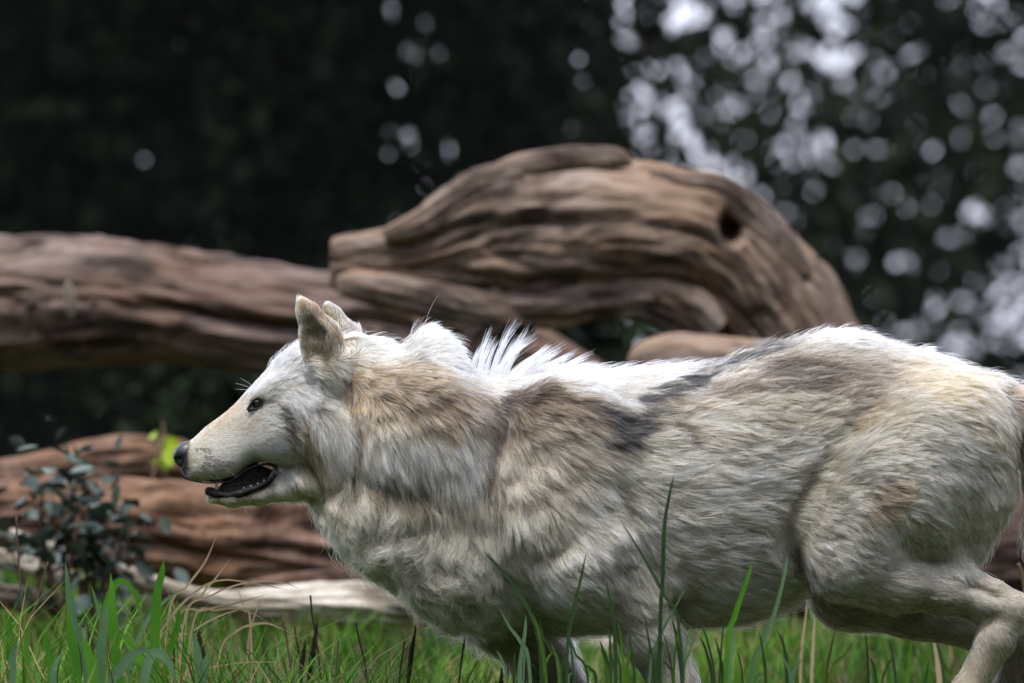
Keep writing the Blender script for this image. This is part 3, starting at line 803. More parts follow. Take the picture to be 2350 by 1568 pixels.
def wood_mat(name, dark, mid, light, su=1.6, sv=22, warm=None):
    m = Mat(name, rough=.9, spec=.15)
    g = m.attr('grain', 'Vector')
    n1 = m.noise(m.scaled(g, (su, sv*.35, sv*.35)), 1, 7, .66, .9)
    n2 = m.noise(m.scaled(g, (su*5, sv*2.2, sv*2.2)), 1, 5, .65, .4)
    n3 = m.noise(m.scaled(g, (2.2, 5, 5)), 1, 4, .6, .6)
    n4 = m.noise(m.scaled(g, (3.0, 8, 8)), 1, 6, .66, 1.5)
    mx = m.mix(.38, n1, n2)
    c = m.ramp(mx, [(.33, dark), (.45, mid), (.56, light), (.70, tuple(min(1, x*1.35) for x in light))])
    if warm is not None:
        c = m.mix(m.ramp(n3, [(.42, (0, 0, 0)), (.60, (1, 1, 1))]), c, m.mix(.65, c, warm))
    c = m.mix(m.ramp(n4, [(.38, (1, 1, 1)), (.50, (0, 0, 0))]), c, m.mix(.82, c, dark))   # old dark stains
    m.color(c)
    m.bump(mx, .7, .03)
    return m.m

def rough_bark(seed, a1=.10, a2=.05, ridges=7, crack=None):
    def f(U, A, R):
        u = U.ravel(); ca, sa = np.cos(A).ravel(), np.sin(A).ravel()
        w = fbm(np.stack([u*2.2, ca*1.4, sa*1.4], 1), 1.0, 3, seed+40)*.55        # twisted grain
        c2, s2 = np.cos(A.ravel()+w), np.sin(A.ravel()+w)
        p = np.stack([u*2.0, ca*1.2, sa*1.2], 1)
        p2 = np.stack([u*5.0, c2*ridges*.6, s2*ridges*.6], 1)
        p3 = np.stack([u*13.0, c2*ridges*1.7, s2*ridges*1.7], 1)
        p4 = np.stack([u*26.0, c2*ridges*3.5, s2*ridges*3.5], 1)
        v2 = vnoise(p2, 1.0, seed+9)
        d = a1*1.25*fbm(p, 1.3, 4, seed) + a2*1.3*fbm(p2, 1.0, 3, seed+5) - a2*1.7*np.clip(.14-np.abs(v2), 0, 1)/.14*np.clip(vnoise(p, 1.6, seed+31)+.45, 0, 1)
        d += a1*.65*fbm(p, 5.0, 3, seed+77) + a2*.7*vnoise(p3, 1, seed+13) + a2*.35*vnoise(p4, 1, seed+17)
        d = d.reshape(R.shape)
        if crack is not None:
            for (u0, u1, a0, w_, dep) in crack:
                wob = .16*np.sin(U*6+seed) + .07*np.sin(U*17+2*seed)
                k = np.exp(-((A-a0-wob+np.pi) % (2*np.pi) - np.pi)**2/(w_*w_)) * np.clip((U-u0)/.15, 0, 1)*np.clip((u1-U)/.15, 0, 1)
                d = d - dep*k
        return R*(1+d)
    return f

def PX(rows, d):
    """rows of (dx, dy, r px[, extra depth]) at distance d -> x y z r"""
    out = []
    for r in rows:
        dd = d + (r[3] if len(r) > 3 else 0)
        p = W(r[0], r[1], dd)
        out.append((p[0], p[1], p[2], r[2]*MPP*dd/12))
    return out

m_grey = wood_mat('weathered_wood', (.020, .015, .012), (.115, .082, .067), (.235, .182, .152), warm=(.18, .11, .068))
m_tanw = wood_mat('tan_root_wood', (.020, .015, .012), (.125, .092, .070), (.27, .22, .178), su=2.6, sv=14, warm=(.27, .165, .09))
m_red = wood_mat('reddish_wood', (.016, .010, .008), (.095, .056, .039), (.20, .13, .092), su=5, sv=8, warm=(.22, .12, .062))
m_pale = wood_mat('bleached_wood', (.10, .08, .055), (.34, .29, .21), (.56, .51, .42), su=3, sv=24)
m_darkw = wood_mat('dark_wood', (.018, .012, .010), (.050, .033, .025), (.085, .058, .045), su=1.6, sv=16)

def log(name, rows, d, mat, shape, nu=160, nv=88, label=None, cat='log', parent=None, post=None):
    V, F, G = tube(PX(rows, d), nu, nv, shape)
    if post is not None: V = post(V)
    o = mesh_obj(name, V, F, mat, parent, uv=G)
    if label: tag(o, label, cat)
    return o

# long log behind the wolf's head
fl = log('fallen_log', [(-1150, 1330, 150, .3), (-800, 1000, 155, .2), (-500, 800, 155, .1), (-200, 715, 152), (0, 703, 150), (200, 693, 146), (400, 703, 129), (600, 733, 128), (760, 748, 122, .1), (900, 765, 115, .2),
      (1100, 805, 104, .3), (1300, 900, 96, .4), (1480, 1060, 96, .4), (1600, 1330, 90, .4)], 16.6, m_grey, rough_bark(11, .08, .075, 8, [(1.45, 2.15, -.05, .10, .32), (0.9, 1.7, 5.9, .07, .10), (1.7, 2.9, -.75, .12, .12)]), 260, 110,
      'long brown weathered log lying level behind the wolf\'s head', 'log')
p0 = W(172, 668, 16.6) + np.array([0, -.205, 0])
V, F, G = tube([(p0[0]-.003, p0[1]-.006, p0[2]+.016, .004), (p0[0], p0[1], p0[2], .0085), (p0[0]+.002, p0[1]+.004, p0[2]-.03, .009), (p0[0]+.001, p0[1]+.01, p0[2]-.052, .005)], 12, 8)
mesh_obj('splinter', V, F, m_pale, fl, uv=G)

# the great root-trunk
hole = W(1672, 528, 16.0)
def dent(V):
    c = hole + np.array([0, -.2, 0])
    d = np.sqrt(((V[:, 0]-c[0])/.022)**2 + ((V[:, 2]-c[2])/.029)**2)
    k = np.exp(-d**4) * (V[:, 1] < hole[1])
    V = V.copy(); V[:, 1] += k*.12
    c2 = W(1610, 470, 16.0)
    return V
rt = empty('driftwood_trunk', tuple(W(2000, 1300, 16.0)))
tag(rt, 'massive arched tan driftwood trunk with a dark knot hole', 'trunk')
V, F, G = tube(PX([(758, 607, 44), (764, 607, 56), (800, 607, 66), (900, 606, 84), (1000, 590, 112), (1080, 570, 148), (1160, 556, 170), (1300, 552, 178), (1420, 552, 176), (1520, 556, 162), (1600, 566, 158), (1680, 614, 154), (1760, 705, 146), (1830, 820, 144), (1870, 950, 148), (1890, 1100, 152), (1900, 1330, 165)], 16.0),
               280, 140, rough_bark(23, .13, .07, 10, [(.05, .95, .50, .10, .12), (.15, .8, -.30, .09, .11), (.5, 1.2, -.85, .10, .12), (.35, 1.1, 1.0, .10, .12), (.8, 1.5, .12, .08, .08), (.9, 1.6, -.55, .08, .09)]))
mesh_obj('trunk', dent(V), F, m_tanw, rt, uv=G)
V, F, G = tube(PX([(1300, 610, 90), (1220, 668, 80), (1150, 726, 72), (1090, 790, 66), (1050, 880, 60), (1030, 980, 58), (1010, 1330, 66)], 15.95), 120, 64, rough_bark(31, .16, .10, 6))
mesh_obj('limb', V, F, m_grey, rt, uv=G)
V, F, G = tube(PX([(1490, 400, 14), (1560, 416, 26), (1640, 426, 32), (1710, 472, 36), (1780, 550, 40), (1840, 640, 30)], 15.93), 60, 40, rough_bark(37, .14, .08, 5))
mesh_obj('burl', V, F, m_tanw, rt, uv=G)
V, F, G = tube(PX([(1090, 420, 16), (1180, 384, 26), (1290, 366, 30), (1400, 362, 26), (1450, 372, 10)], 15.93), 60, 40, rough_bark(39, .14, .08, 5))
mesh_obj('ridge', V, F, m_tanw, rt, uv=G)
V, F, G = tube(PX([(1470, 620, 60), (1550, 680, 72), (1640, 745, 82), (1740, 830, 90), (1790, 960, 92), (1800, 1330, 96)], 16.2), 90, 56, rough_bark(33, .12, .08, 6))
mesh_obj('limb', V, F, m_grey, rt, uv=G)
for rows, sd in (([(770, 652, 14), (800, 656, 30), (880, 668, 38), (980, 690, 42), (1080, 714, 48), (1180, 732, 50), (1230, 740, 30)], 43), ([(1120, 690, 40), (1200, 700, 54), (1300, 698, 52), (1400, 690, 46), (1500, 690, 54), (1580, 720, 60), (1640, 770, 50)], 45), ([(880, 540, 14), (960, 512, 30), (1040, 462, 38), (1120, 420, 40), (1200, 400, 26)], 47)):
    V, F, G = tube(PX(rows, 15.92), 90, 44, rough_bark(sd, .26, .14, 5))
    mesh_obj('ridge', V, F, m_tanw, rt, uv=G)
# rounded log under the arch
log('rounded_log', [(1436, 862, 20), (1450, 862, 56), (1490, 862, 82), (1560, 866, 100), (1680, 880, 104), (1850, 900, 108), (2100, 960, 110), (2250, 1080, 110), (2300, 1330, 110)], 15.6, m_tanw, rough_bark(41, .08, .06, 6), 120, 72,
    'rounded tan log end showing under the arched driftwood above the wolf\'s back')
# lower left logs
log('reddish_log', [(-420, 1220, 74), (-150, 1150, 70), (0, 1118, 62), (120, 1085, 54), (230, 1062, 52), (330, 1052, 46), (430, 1056, 40), (560, 1064, 38), (760, 1080, 36), (900, 1120, 30)], 15.9, m_red, rough_bark(51, .30, .10, 6), 150, 72,
    'thin reddish log in front of the dark gap, ending at the wolf\'s nose')
log('broad_brown_log', [(-500, 1240, 100), (-200, 1210, 96), (60, 1195, 86), (220, 1205, 88), (380, 1222, 112), (520, 1236, 122), (640, 1242, 122), (760, 1254, 112), (860, 1279, 92), (980, 1310, 70), (1150, 1350, 60)], 15.3, m_red, rough_bark(57, .28, .09, 6, [(.9, 1.7, .5, .10, .10), (.6, 1.2, -.3, .12, .10)]), 200, 96,
    'broad reddish brown log lying below the wolf\'s open mouth')
log('flat_brown_branch', [(560, 1350, 14), (640, 1340, 20), (760, 1328, 24), (900, 1325, 26), (1050, 1335, 24)], 15.0, m_red, rough_bark(61, .12, .06, 4), 70, 40,
    'short brown branch behind the bleached log', 'branch')
log('bleached_log', [(20, 1226, 12), (105, 1260, 17), (220, 1297, 19), (330, 1334, 21), (440, 1368, 24), (560, 1386, 34), (660, 1386, 44), (760, 1388, 52), (880, 1394, 56), (1000, 1408, 56), (1090, 1424, 50), (1250, 1460, 40), (1420, 1500, 30)], 14.75, m_pale, rough_bark(67, .24, .18, 6), 200, 64,
    'long bleached pale log slanting down through the grass behind the wolf\'s chest')
log('yellowish_branch', [(-200, 1255, 20), (-60, 1272, 22), (40, 1292, 22), (120, 1312, 18), (190, 1330, 10)], 14.95, m_pale, rough_bark(73, .12, .06, 3), 60, 32,
    'stubby yellowish branch at the edge under the shrub', 'branch')
log('half_buried_branch', [(-200, 1355, 22), (-40, 1362, 26), (60, 1375, 28), (140, 1392, 24), (210, 1412, 12)], 14.7, m_grey, rough_bark(75, .12, .06, 3), 60, 32,
    'half buried grey branch behind the tall grass blades', 'branch')
log('dark_log', [(1700, 1345, 60), (1850, 1330, 90), (2050, 1310, 110), (2250, 1290, 120), (2450, 1280, 125), (2800, 1290, 130)], 15.4, m_darkw, rough_bark(77, .2, .1, 5), 110, 64,
    'dark brown log in the shade behind the wolf\'s hind legs')

def low_shrub(name, x, y, z, rx, rz, n, label, seed):
    o = empty(name, (x, y, .2)); tag(o, label, 'shrub')
    r = np.random.default_rng(seed)
    for k in range(5):
        e = np.array([x, y, z]) + r.normal(size=3)*np.array([rx, .15, rz])*.6
        V, F, G = tube([(x, y, .18, .012), (*((np.array([x, y, .2])+e)/2 + r.normal(size=3)*.04), .008), (*e, .003)], 10, 6)
        mesh_obj('stem', V, F, m_bark, o, uv=G)
    V, F = leaves([(x, y, z, rx, .25, rz, n, 40, .07)], seed, .06)
    mesh_obj('foliage', V, F, m_leafd, o, smooth=False)
# ================================================================== chain link fence
fence = empty('chain_link_fence', (0, 12.5, .2))
tag(fence, 'dark chain link fence standing between the logs and the trees', 'fence')
m_wire = Mat('dark_wire', (.012, .013, .013), .7, .1)
def wires():
    V, F = [], []
    step, x0, x1, z0, z1 = .055, -3.4, 3.4, .18, 2.4
    h = z1 - z0
    def bar(a, b, r, k):
        a, b = np.array(a), np.array(b)
        t = (b-a)/np.linalg.norm(b-a)
        n1 = np.cross(t, [0, 1, 0]); n1 /= np.linalg.norm(n1); n2 = np.array([0, 1.0, 0])
        i0 = len(V)
        for p in (a, b):
            for j in range(4):
                an = j*math.pi/2 + .4
                V.append(p + r*(math.cos(an)*n1 + math.sin(an)*n2))
        for j in range(4): F.append((i0+j, i0+(j+1) % 4, i0+4+(j+1) % 4, i0+4+j))
    n = int((x1-x0+h)/step)
    for i in range(n):
        s = x0 - h + i*step
        for sg in (1, -1):
            a = np.array([s, 12.5+.002*sg, z0]); b = np.array([s+h, 12.5+.002*sg, z1])
            if sg < 0: a[0], b[0] = s+h, s
            d = b - a
            ts = sorted([max(0, min(1, (x-a[0])/d[0])) for x in (x0, x1)])
            if ts[1]-ts[0] < .01: continue
            bar(a + d*ts[0], a + d*ts[1], .0019, sg)
    return V, F
V, F = wires()
o = mesh_obj('wire_mesh', V, np.array(F), m_wire.m, fence, smooth=False); o['kind'] = 'stuff'
for px in (-3.4, 3.4):
    V, F, G = tube([(px, 12.5, .1, .03), (px, 12.5, 1.2, .03), (px, 12.5, 2.45, .03)], 6, 12)
    mesh_obj('post', V, F, m_wire.m, fence)
V, F, G = tube([(-3.4, 12.5, 2.42, .02), (0, 12.5, 2.42, .02), (3.4, 12.5, 2.42, .02)], 6, 10)
mesh_obj('top_rail', V, F, m_wire.m, fence)

# ================================================================== trees
def leaf_mat(name, c0, c1, tr=.25):
    m = Mat(name, rough=.7, spec=.08)
    oi = m.noise(m.node('ShaderNodeTexCoord').outputs['Object'], 3.0, 3)
    m.color(m.ramp(oi, [(.35, c0), (.65, c1)]))
    return m.m
m_leafd = leaf_mat('dark_evergreen_leaf', (.003, .005, .003), (.024, .040, .014))
m_leafm = leaf_mat('mid_green_leaf', (.006, .009, .004), (.020, .030, .011))
m_bark = wood_mat('tree_bark', (.012, .010, .008), (.030, .025, .020), (.055, .046, .038), su=3, sv=16)

def leaves(blobs, seed, size, size_out=None):
    """leaf quads spread in clusters through ellipsoid blobs: (x,y,z,rx,ry,rz,clusters,per)"""
    r = np.random.default_rng(seed)
    Ps, S = [], []
    for (x, y, z, rx, ry, rz, nc, per, cs) in blobs:
        d = r.normal(size=(nc, 3)); d /= np.linalg.norm(d, axis=1, keepdims=True)
        c = np.array([x, y, z]) + d*np.array([rx, ry, rz])*(r.random((nc, 1))**.45)
        p = (c[:, None] + r.normal(size=(nc, per, 3))*cs).reshape(-1, 3)
        Ps.append(p)
    P = np.concatenate(Ps)
    n = len(P)
    a = r.normal(size=(n, 3)); a /= np.linalg.norm(a, axis=1, keepdims=True)
    t = r.normal(size=(n, 3)); b = np.cross(a, t); b /= np.linalg.norm(b, axis=1, keepdims=True)
    L = size*(.6+.8*r.random((n, 1)))
    V = np.stack([P - a*L*.5, P + b*L*.26, P + a*L*.5, P - b*L*.26], 1).reshape(-1, 3)
    F = np.arange(4*n).reshape(n, 4)
    return V, F

def tree(name, x, y, hgt, r0, blobs, mat, label, seed, size=.09, limbs=5, lean=0.0, group=None):
    t = empty(name, (x, y, .2))
    tag(t, label, 'tree', group)
    rr = random.Random(seed)
    pts = [(x, y, .1, r0*1.25), (x+lean*.1, y, hgt*.15, r0), (x+lean*.4, y+.05, hgt*.45, r0*.75), (x+lean*.8, y, hgt*.75, r0*.45), (x+lean, y, hgt, r0*.12)]
    V, F, G = tube(pts, 40, 18, rough_bark(seed, .10, .06, 4))
    mesh_obj('trunk', V, F, m_bark, t, uv=G)
    C = catmull(pts, 40)
    for k in range(limbs):
        c = C[int(13 + 22*k/limbs)]
        an = rr.uniform(0, 6.28); ln = hgt*rr.uniform(.18, .30)
        e = c[:3] + np.array([math.cos(an)*ln, math.sin(an)*ln, ln*rr.uniform(.1, .6)])
        mid = (c[:3]+e)/2 + np.array([0, 0, -.05*ln])
        V, F, G = tube([(*c[:3], c[3]*.6), (*mid, c[3]*.38), (*e, c[3]*.08)], 14, 8)
        mesh_obj('limb', V, F, m_bark, t, uv=G)
    V, F = leaves(blobs, seed, size)
    mesh_obj('crown', V, F, mat, t, smooth=False)
    return t

# near dark evergreens, whose skirts reach the ground and whose unseen crowns are pushed forward to shade them
for (x, y, lab, sd) in [(-1.75, 18.6, 'dark evergreen tree above the far end of the long log', 101), (-.75, 19.4, 'dark evergreen tree directly above the middle of the long log', 102), (.02, 20.6, 'dark evergreen tree beside the peak of the arched driftwood', 103)]:
    k = .46 if sd == 103 else .8
    tree('evergreen_tree', x, y, 9.0, .2, [(x, y-.2, 1.5, 1.35*k, 1.0, 1.7, int(330*k*(.55 if sd == 103 else 1)), 48, .16), (x, y-1.6, 4.6, 2.0*k, 3.2, 1.5, 200, 60, .34), (x, y, 6.5, 1.6, 2.0, 2.2, 90, 60, .34)], m_leafd, lab, sd, .10)
# looser trees on the right, sky showing between the leaves
tree('leafy_tree', .45, 30.0, 9.0, .09, [(1.35, 30, 1.5, 1.0, 1.3, 1.4, 86, 8, .26), (.9, 30, 5.2, 2.4, 2.0, 1.9, 120, 50, .35)], m_leafm, 'loose leafy tree with bright sky showing through, above the arched driftwood', 104, .20, 6)
tree('leafy_tree', 3.1, 33.0, 10.0, .10, [(2.45, 33, 1.7, .9, 1.3, 1.6, 130, 8, .26), (2.8, 33, 5.8, 2.6, 2.2, 2.4, 140, 50, .35)], m_leafm, 'darker leafy tree above the wolf\'s rump', 105, .20, 7)
tree('leafy_tree', 3.6, 38.0, 10.0, .10, [(2.0, 38, 1.8, 1.6, 1.5, 1.9, 104, 8, .32), (3.0, 38, 6.2, 3.0, 2.2, 2.2, 140, 50, .4)], m_leafd, 'distant thin leafy tree behind the other trees', 106, .20, 6)
# the wood beyond
V, F = leaves([(-7.5, 30, 2.0, 5.0, 2.0, 2.6, 460, 60, .35), (0, 52, .1, 18, 2, .6, 300, 60, .2), (-9, 40, 5, 6, 3, 5, 300, 60, .5)], 110, .22)
w = mesh_obj('woodland', V, F, m_leafd, None, smooth=False)
tag(w, kind='stuff')

# unseen ring of leaves added round the clearing to block low sky
r = np.random.default_rng(77)
bl = []
for an in np.arange(-205, 26, 5.0):
    a_ = math.radians(an); R_ = 33 + r.uniform(-2, 2)
    bl.append((math.cos(a_)*R_, -4 + math.sin(a_)*R_, 9.5, 2.6, 2.6, 10.5, 120, 14, .9))
V, F = leaves(bl, 120, 1.3)
w = mesh_obj('woodland', V, F, m_leafd, None, smooth=False)
tag(w, kind='stuff')

low_shrub('added_evergreen_shrub', .24, 9.5, .50, .20, .30, 60, 'evergreen shrub added to darken the hollow under the arched driftwood', 131)  # shrub added so that the hollow reads dark
low_shrub('added_evergreen_shrub', -.55, 10.5, .42, .42, .28, 90, 'evergreen shrub added to darken the gap below the long log', 132)  # added likewise to darken this gap
# ================================================================== plants
def blade_mesh(pts, w0, tipw=.15, fold=.25, twist=0.0, n=14, face=(0, -1, 0)):
    """a grass blade: pts x y z from root to tip, w0 max half-width m, folded along the midrib"""
    C = catmull(pts, n)
    tan = np.gradient(C, axis=0); tan /= np.linalg.norm(tan, axis=1, keepdims=True)
    f = np.array(face, float)
    side = np.cross(tan, f); side /= np.maximum(np.linalg.norm(side, axis=1, keepdims=True), 1e-6)
    t = np.linspace(0, 1, n)
    nor = np.cross(side, tan)
    an = twist*t
    s2 = side*np.cos(an)[:, None] + nor*np.sin(an)[:, None]
    n2 = np.cross(s2, tan)
    w = w0*np.interp(t, [0, .15, .55, .85, 1], [.55, .9, 1, .6, .04])
    V = np.concatenate([C - s2*w[:, None] + n2*(fold*w)[:, None], C, C + s2*w[:, None] + n2*(fold*w)[:, None]])
    F = []
    for i in range(n-1):
        F += [(i, i+1, n+i+1, n+i), (n+i, n+i+1, 2*n+i+1, 2*n+i)]
    return V, F

def grass_mat(name, c0, c1, rough=.45, dry=None):
    m = Mat(name, rough=rough, spec=.2)
    oi = m.noise(m.node('ShaderNodeTexCoord').outputs['Object'], 6.0, 3)
    c = m.ramp(oi, [(.35, c0), (.65, c1)])
    m.color(c)
    tr = m.node('ShaderNodeBsdfTranslucent'); m.link(c, tr.inputs['Color'])
    mx = m.node('ShaderNodeMixShader'); mx.inputs[0].default_value = .30
    m.link(m.b.outputs[0], mx.inputs[1]); m.link(tr.outputs[0], mx.inputs[2])
    m.link(mx.outputs[0], m.n['Material Output'].inputs['Surface'])
    return m.m
m_grass = grass_mat('meadow_grass', (.040, .105, .010), (.085, .175, .018))
m_broad = grass_mat('broad_grass_green', (.045, .16, .012), (.085, .24, .02))
m_sage = grass_mat('sage_grass', (.07, .15, .06), (.13, .22, .11), .4)
m_darkg = grass_mat('dark_grass', (.022, .045, .016), (.04, .075, .025))
m_dry = grass_mat('dry_grass', (.30, .22, .12), (.42, .32, .19), .7)
m_seed = Mat('seed_brown', (.045, .028, .016), .9, .2).m
m_stem = Mat('stem_brown', (.10, .065, .038), .85, .2).m

def to_ground(dx, dy, d):
    p = W(dx, dy, d)
    p[2] = float(ground_h(np.array([p[0]]), np.array([p[1]]))[0]) - .01
    return p

def blade_px(parent, pix, d, w_px, mat, name='blade', fold=.3, twist=.0, bend=.0, root_dx=None):
    """pix: tip first, then downwards in photo pixels; the root is carried on to the ground"""
    P = [W(x, y, d + bend*k/len(pix)) for k, (x, y) in enumerate(pix)]
    dx = pix[-1][0] + (pix[-1][0]-pix[-2][0])*.5 if root_dx is None else root_dx
    P.append(to_ground(dx, 1700, d + bend))
    P = P[::-1]
    V, F = blade_mesh(P, w_px*1.2*MPP*d/24, fold=fold, twist=twist, n=18)
    return mesh_obj(name, V, F, mat, parent)

# broad-leaved grass clump, lower left ---------------------------------------
def root_empty(name, dx, d, label, cat, group=None):
    o = empty(name, tuple(to_ground(dx, 1700, d)))
    return tag(o, label, cat, group)
cl = root_empty('broad_grass_clump', 270, 11.9, 'lush clump of broad green grass blades low at the edge below the shrub', 'grass')
for pix, d, w, mt in [
    ([(150, 1290), (156, 1346), (170, 1424), (197, 1533)], 11.8, 13, m_sage), ([(150, 1306), (160, 1380), (166, 1470), (176, 1560)], 11.9, 20, m_broad),
    ([(254, 1315), (258, 1390), (261, 1463), (268, 1560)], 11.95, 21, m_broad), ([(376, 1284), (370, 1320), (359, 1372), (355, 1483), (352, 1560)], 12.0, 19, m_broad),
    ([(246, 1381), (240, 1430), (232, 1500), (226, 1568)], 11.75, 20, m_sage), ([(322, 1410), (310, 1365), (285, 1333), (262, 1345), (240, 1400), (236, 1500)], 12.0, 13, m_broad),
    ([(344, 1500), (324, 1490), (298, 1508), (270, 1545), (255, 1585)], 11.6, 20, m_sage), ([(402, 1568), (392, 1530), (372, 1502), (350, 1500), (335, 1540), (330, 1600)], 11.6, 19, m_sage),
    ([(405, 1377), (410, 1420), (398, 1470), (380, 1540)], 12.05, 14, m_broad), ([(441, 1447), (452, 1490), (456, 1540), (450, 1590)], 11.8, 17, m_sage),
    ([(275, 1455), (300, 1480), (318, 1510), (330, 1560)], 11.85, 24, m_broad), ([(210, 1345), (226, 1400), (236, 1440), (240, 1560)], 12.15, 12, m_sage),
    ([(420, 1350), (365, 1390), (330, 1440), (300, 1540)], 12.2, 10, m_sage), ([(100, 1450), (112, 1500), (118, 1560)], 11.7, 16, m_broad), ([(40, 1470), (28, 1510), (30, 1570)], 11.7, 15, m_sage),
    ([(70, 1420), (60, 1480), (64, 1560)], 12.1, 14, m_broad), ([(12, 1400), (22, 1450), (24, 1560)], 12.2, 16, m_broad), ([(480, 1490), (470, 1530), (466, 1590)], 11.7, 15, m_sage),
    ([(455, 1425), (430, 1470), (424, 1560)], 12.15, 12, m_broad), ([(190, 1460), (205, 1510), (214, 1580)], 11.6, 22, m_broad), ([(140, 1500), (126, 1530), (122, 1580)], 11.6, 14, m_sage)]:
    blade_px(cl, pix, d, w, mt, twist=random.uniform(-.35, .35), fold=.15)

# dry straw ------------------------------------------------------------------
ds = root_empty('dry_grass_tuft', 400, 12.3, 'tuft of dry straw coloured stalks arching over the grass below the chin', 'grass')
for pix in [[(659, 1354), (590, 1340), (503, 1331), (440, 1365), (390, 1420), (360, 1500)], [(690, 1352), (640, 1335), (560, 1338), (480, 1370), (420, 1430)], [(612, 1364), (540, 1385), (470, 1400), (400, 1440)], [(545, 1345), (560, 1400), (575, 1440)][::1],
            [(497, 1230), (470, 1290), (430, 1345), (385, 1420)], [(530, 1280), (500, 1320), (460, 1370), (420, 1440)], [(650, 1520), (560, 1520), (470, 1535), (420, 1560)], [(620, 1430), (560, 1400), (500, 1400), (440, 1440)], [(560, 1395), (500, 1415), (440, 1450), (400, 1500)],
            [(604, 1365), (585, 1410), (570, 1470), (566, 1560)], [(700, 1470), (640, 1440), (600, 1430), (540, 1450), (500, 1520)]]:
    blade_px(ds, pix, 12.2+random.uniform(-.2, .25), random.uniform(3.4, 5.0), m_dry, 'stalk')

# seed stalks of plantain -----------------------------------------------------
def seed_stalk(parent, pix, d, w=9):
    P = [W(x, y, d) for x, y in pix][::-1]
    g0 = to_ground(pix[-1][0]+6, 1700, d)
    P = [g0] + P
    k = MPP*d/12
    rows = [(*P[0], 1.6*k), (*(P[0]*.5+P[1]*.5), 1.6*k)] + [(*p, 2.2*k) for p in P[1:]]
    V, F, G = tube(rows, 30, 7)
    st = mesh_obj('stalk', V, F, m_stem, parent)
    a = np.array(P[1]); b = np.array(P[-1])
    mid = P[2:-1]
    rows = [(*p, w*k*.5) for p in P[1:]]
    rows[-1] = (*rows[-1][:3], w*k*.16); rows[0] = (*rows[0][:3], w*k*.3)
    def knob(U, A, R): return R*(1+.30*np.sin(U/(5.0*k))*np.sin(A*4+U*300)+.16*np.sin(A*7+U*900))
    V, F, G = tube(rows, 60, 14, knob)
    mesh_obj('seed_head', V, F, m_seed, st)
def plantain(dx, d, label, stalks):
    p = root_empty('plantain_plant', dx, d, label, 'plant')
    for s in stalks: seed_stalk(p, *s)
    for k in range(5):
        b = np.array(p.location); an = random.uniform(0, 6.28)
        e = b + np.array([math.cos(an)*.09, math.sin(an)*.09, .07]); m2 = (b+e)/2 + np.array([0, 0, .03])
        V, F = blade_mesh([b, m2, e], .014, n=8, face=(math.sin(an), -math.cos(an), .3)); mesh_obj('leaf', V, F, m_grass, p)
plantain(690, 12.1, 'three dark plantain seed stalks standing below the wolf\'s throat', [([(712, 1366), (716, 1410), (726, 1470), (734, 1540)], 12.1, 10), ([(648, 1418), (656, 1460), (665, 1520), (672, 1568)], 12.0, 9), ([(675, 1436), (680, 1470), (690, 1530)], 12.15, 8)])
plantain(800, 12.1, 'two short dark seed stalks against the middle of the bleached log', [([(776, 1464), (774, 1500), (770, 1568)], 12.0, 9), ([(816, 1428), (822, 1460), (836, 1519), (842, 1568)], 12.1, 9)])
plantain(945, 12.1, 'pair of thick dark seed stalks crossing below the wolf\'s chest', [([(954, 1432), (948, 1480), (938, 1545), (932, 1590)], 12.05, 11), ([(928, 1472), (922, 1510), (916, 1570)], 12.0, 11)])
plantain(1058, 12.0, 'single tall dark seed stalk at the front of the wolf\'s chest', [([(1070, 1448), (1062, 1490), (1054, 1556), (1050, 1600)], 12.0, 9)])
plantain(1160, 12.0, 'two stubby seed stalks beside the wolf\'s far foreleg', [([(1166, 1530), (1164, 1568), (1160, 1620)], 11.95, 9), ([(1208, 1528), (1204, 1570), (1200, 1620)], 11.95, 9)])
plantain(530, 11.9, 'short dark seed stalk among the dry straw', [([(519, 1490), (528, 1530), (540, 1580)], 11.9, 8)])
plantain(60, 12.6, 'tall brown seed stalk rising in front of the dark leafed shrub', [([(37, 1186), (40, 1250), (46, 1330), (52, 1420)], 12.7, 8), ([(110, 1290), (96, 1340), (80, 1400), (70, 1470)], 12.7, 6)])

# grass in front of the wolf --------------------------------------------------
def tuft(name, dx, d, label, items):
    t = root_empty(name, dx, d, label, 'grass')
    for it in items: blade_px(t, it[0], it[1], it[2], it[3], twist=random.uniform(-.3, .3))
    lo, hi = min(i[0][-1][0] for i in items) - 30, max(i[0][-1][0] for i in items) + 30
    for k in range(9):
        x = random.uniform(lo, hi); y = random.uniform(1400, 1520) + 30*(k % 2); ln = random.uniform(-45, 45)
        blade_px(t, [(x + ln, y), (x + ln*.6, y*.6 + 620), (x + ln*.2, 1585)], d + random.uniform(-.15, .2), random.uniform(3.5, 7), random.choice([m_darkg, m_darkg, m_grass, m_sage]), twist=random.uniform(-.5, .5))
tuft('grass_tuft', 1200, 11.6, 'dark and pale grass blades crossing the wolf\'s chest above its far foreleg', [
    ([(1104, 1258), (1140, 1300), (1181, 1345), (1222, 1420), (1240, 1500)], 11.62, 8, m_darkg), ([(1145, 1395), (1170, 1440), (1195, 1475), (1215, 1540)], 11.6, 7, m_sage), ([(1206, 1412), (1204, 1450), (1195, 1512), (1192, 1570)], 11.6, 9, m_sage),
    ([(1232, 1440), (1262, 1490), (1290, 1560)], 11.55, 5, m_darkg)])
tuft('grass_tuft', 1340, 11.55, 'slender dark grass stalks across the wolf\'s upper foreleg', [
    ([(1345, 1268), (1332, 1330), (1312, 1420), (1300, 1520)], 11.5, 7, m_darkg), ([(1389, 1328), (1398, 1370), (1408, 1420), (1412, 1520)], 11.5, 8, m_darkg), ([(1300, 1450), (1320, 1500), (1350, 1570)], 11.5, 5, m_darkg), ([(1262, 1470), (1280, 1520), (1284, 1580)], 11.5, 5, m_grass)])
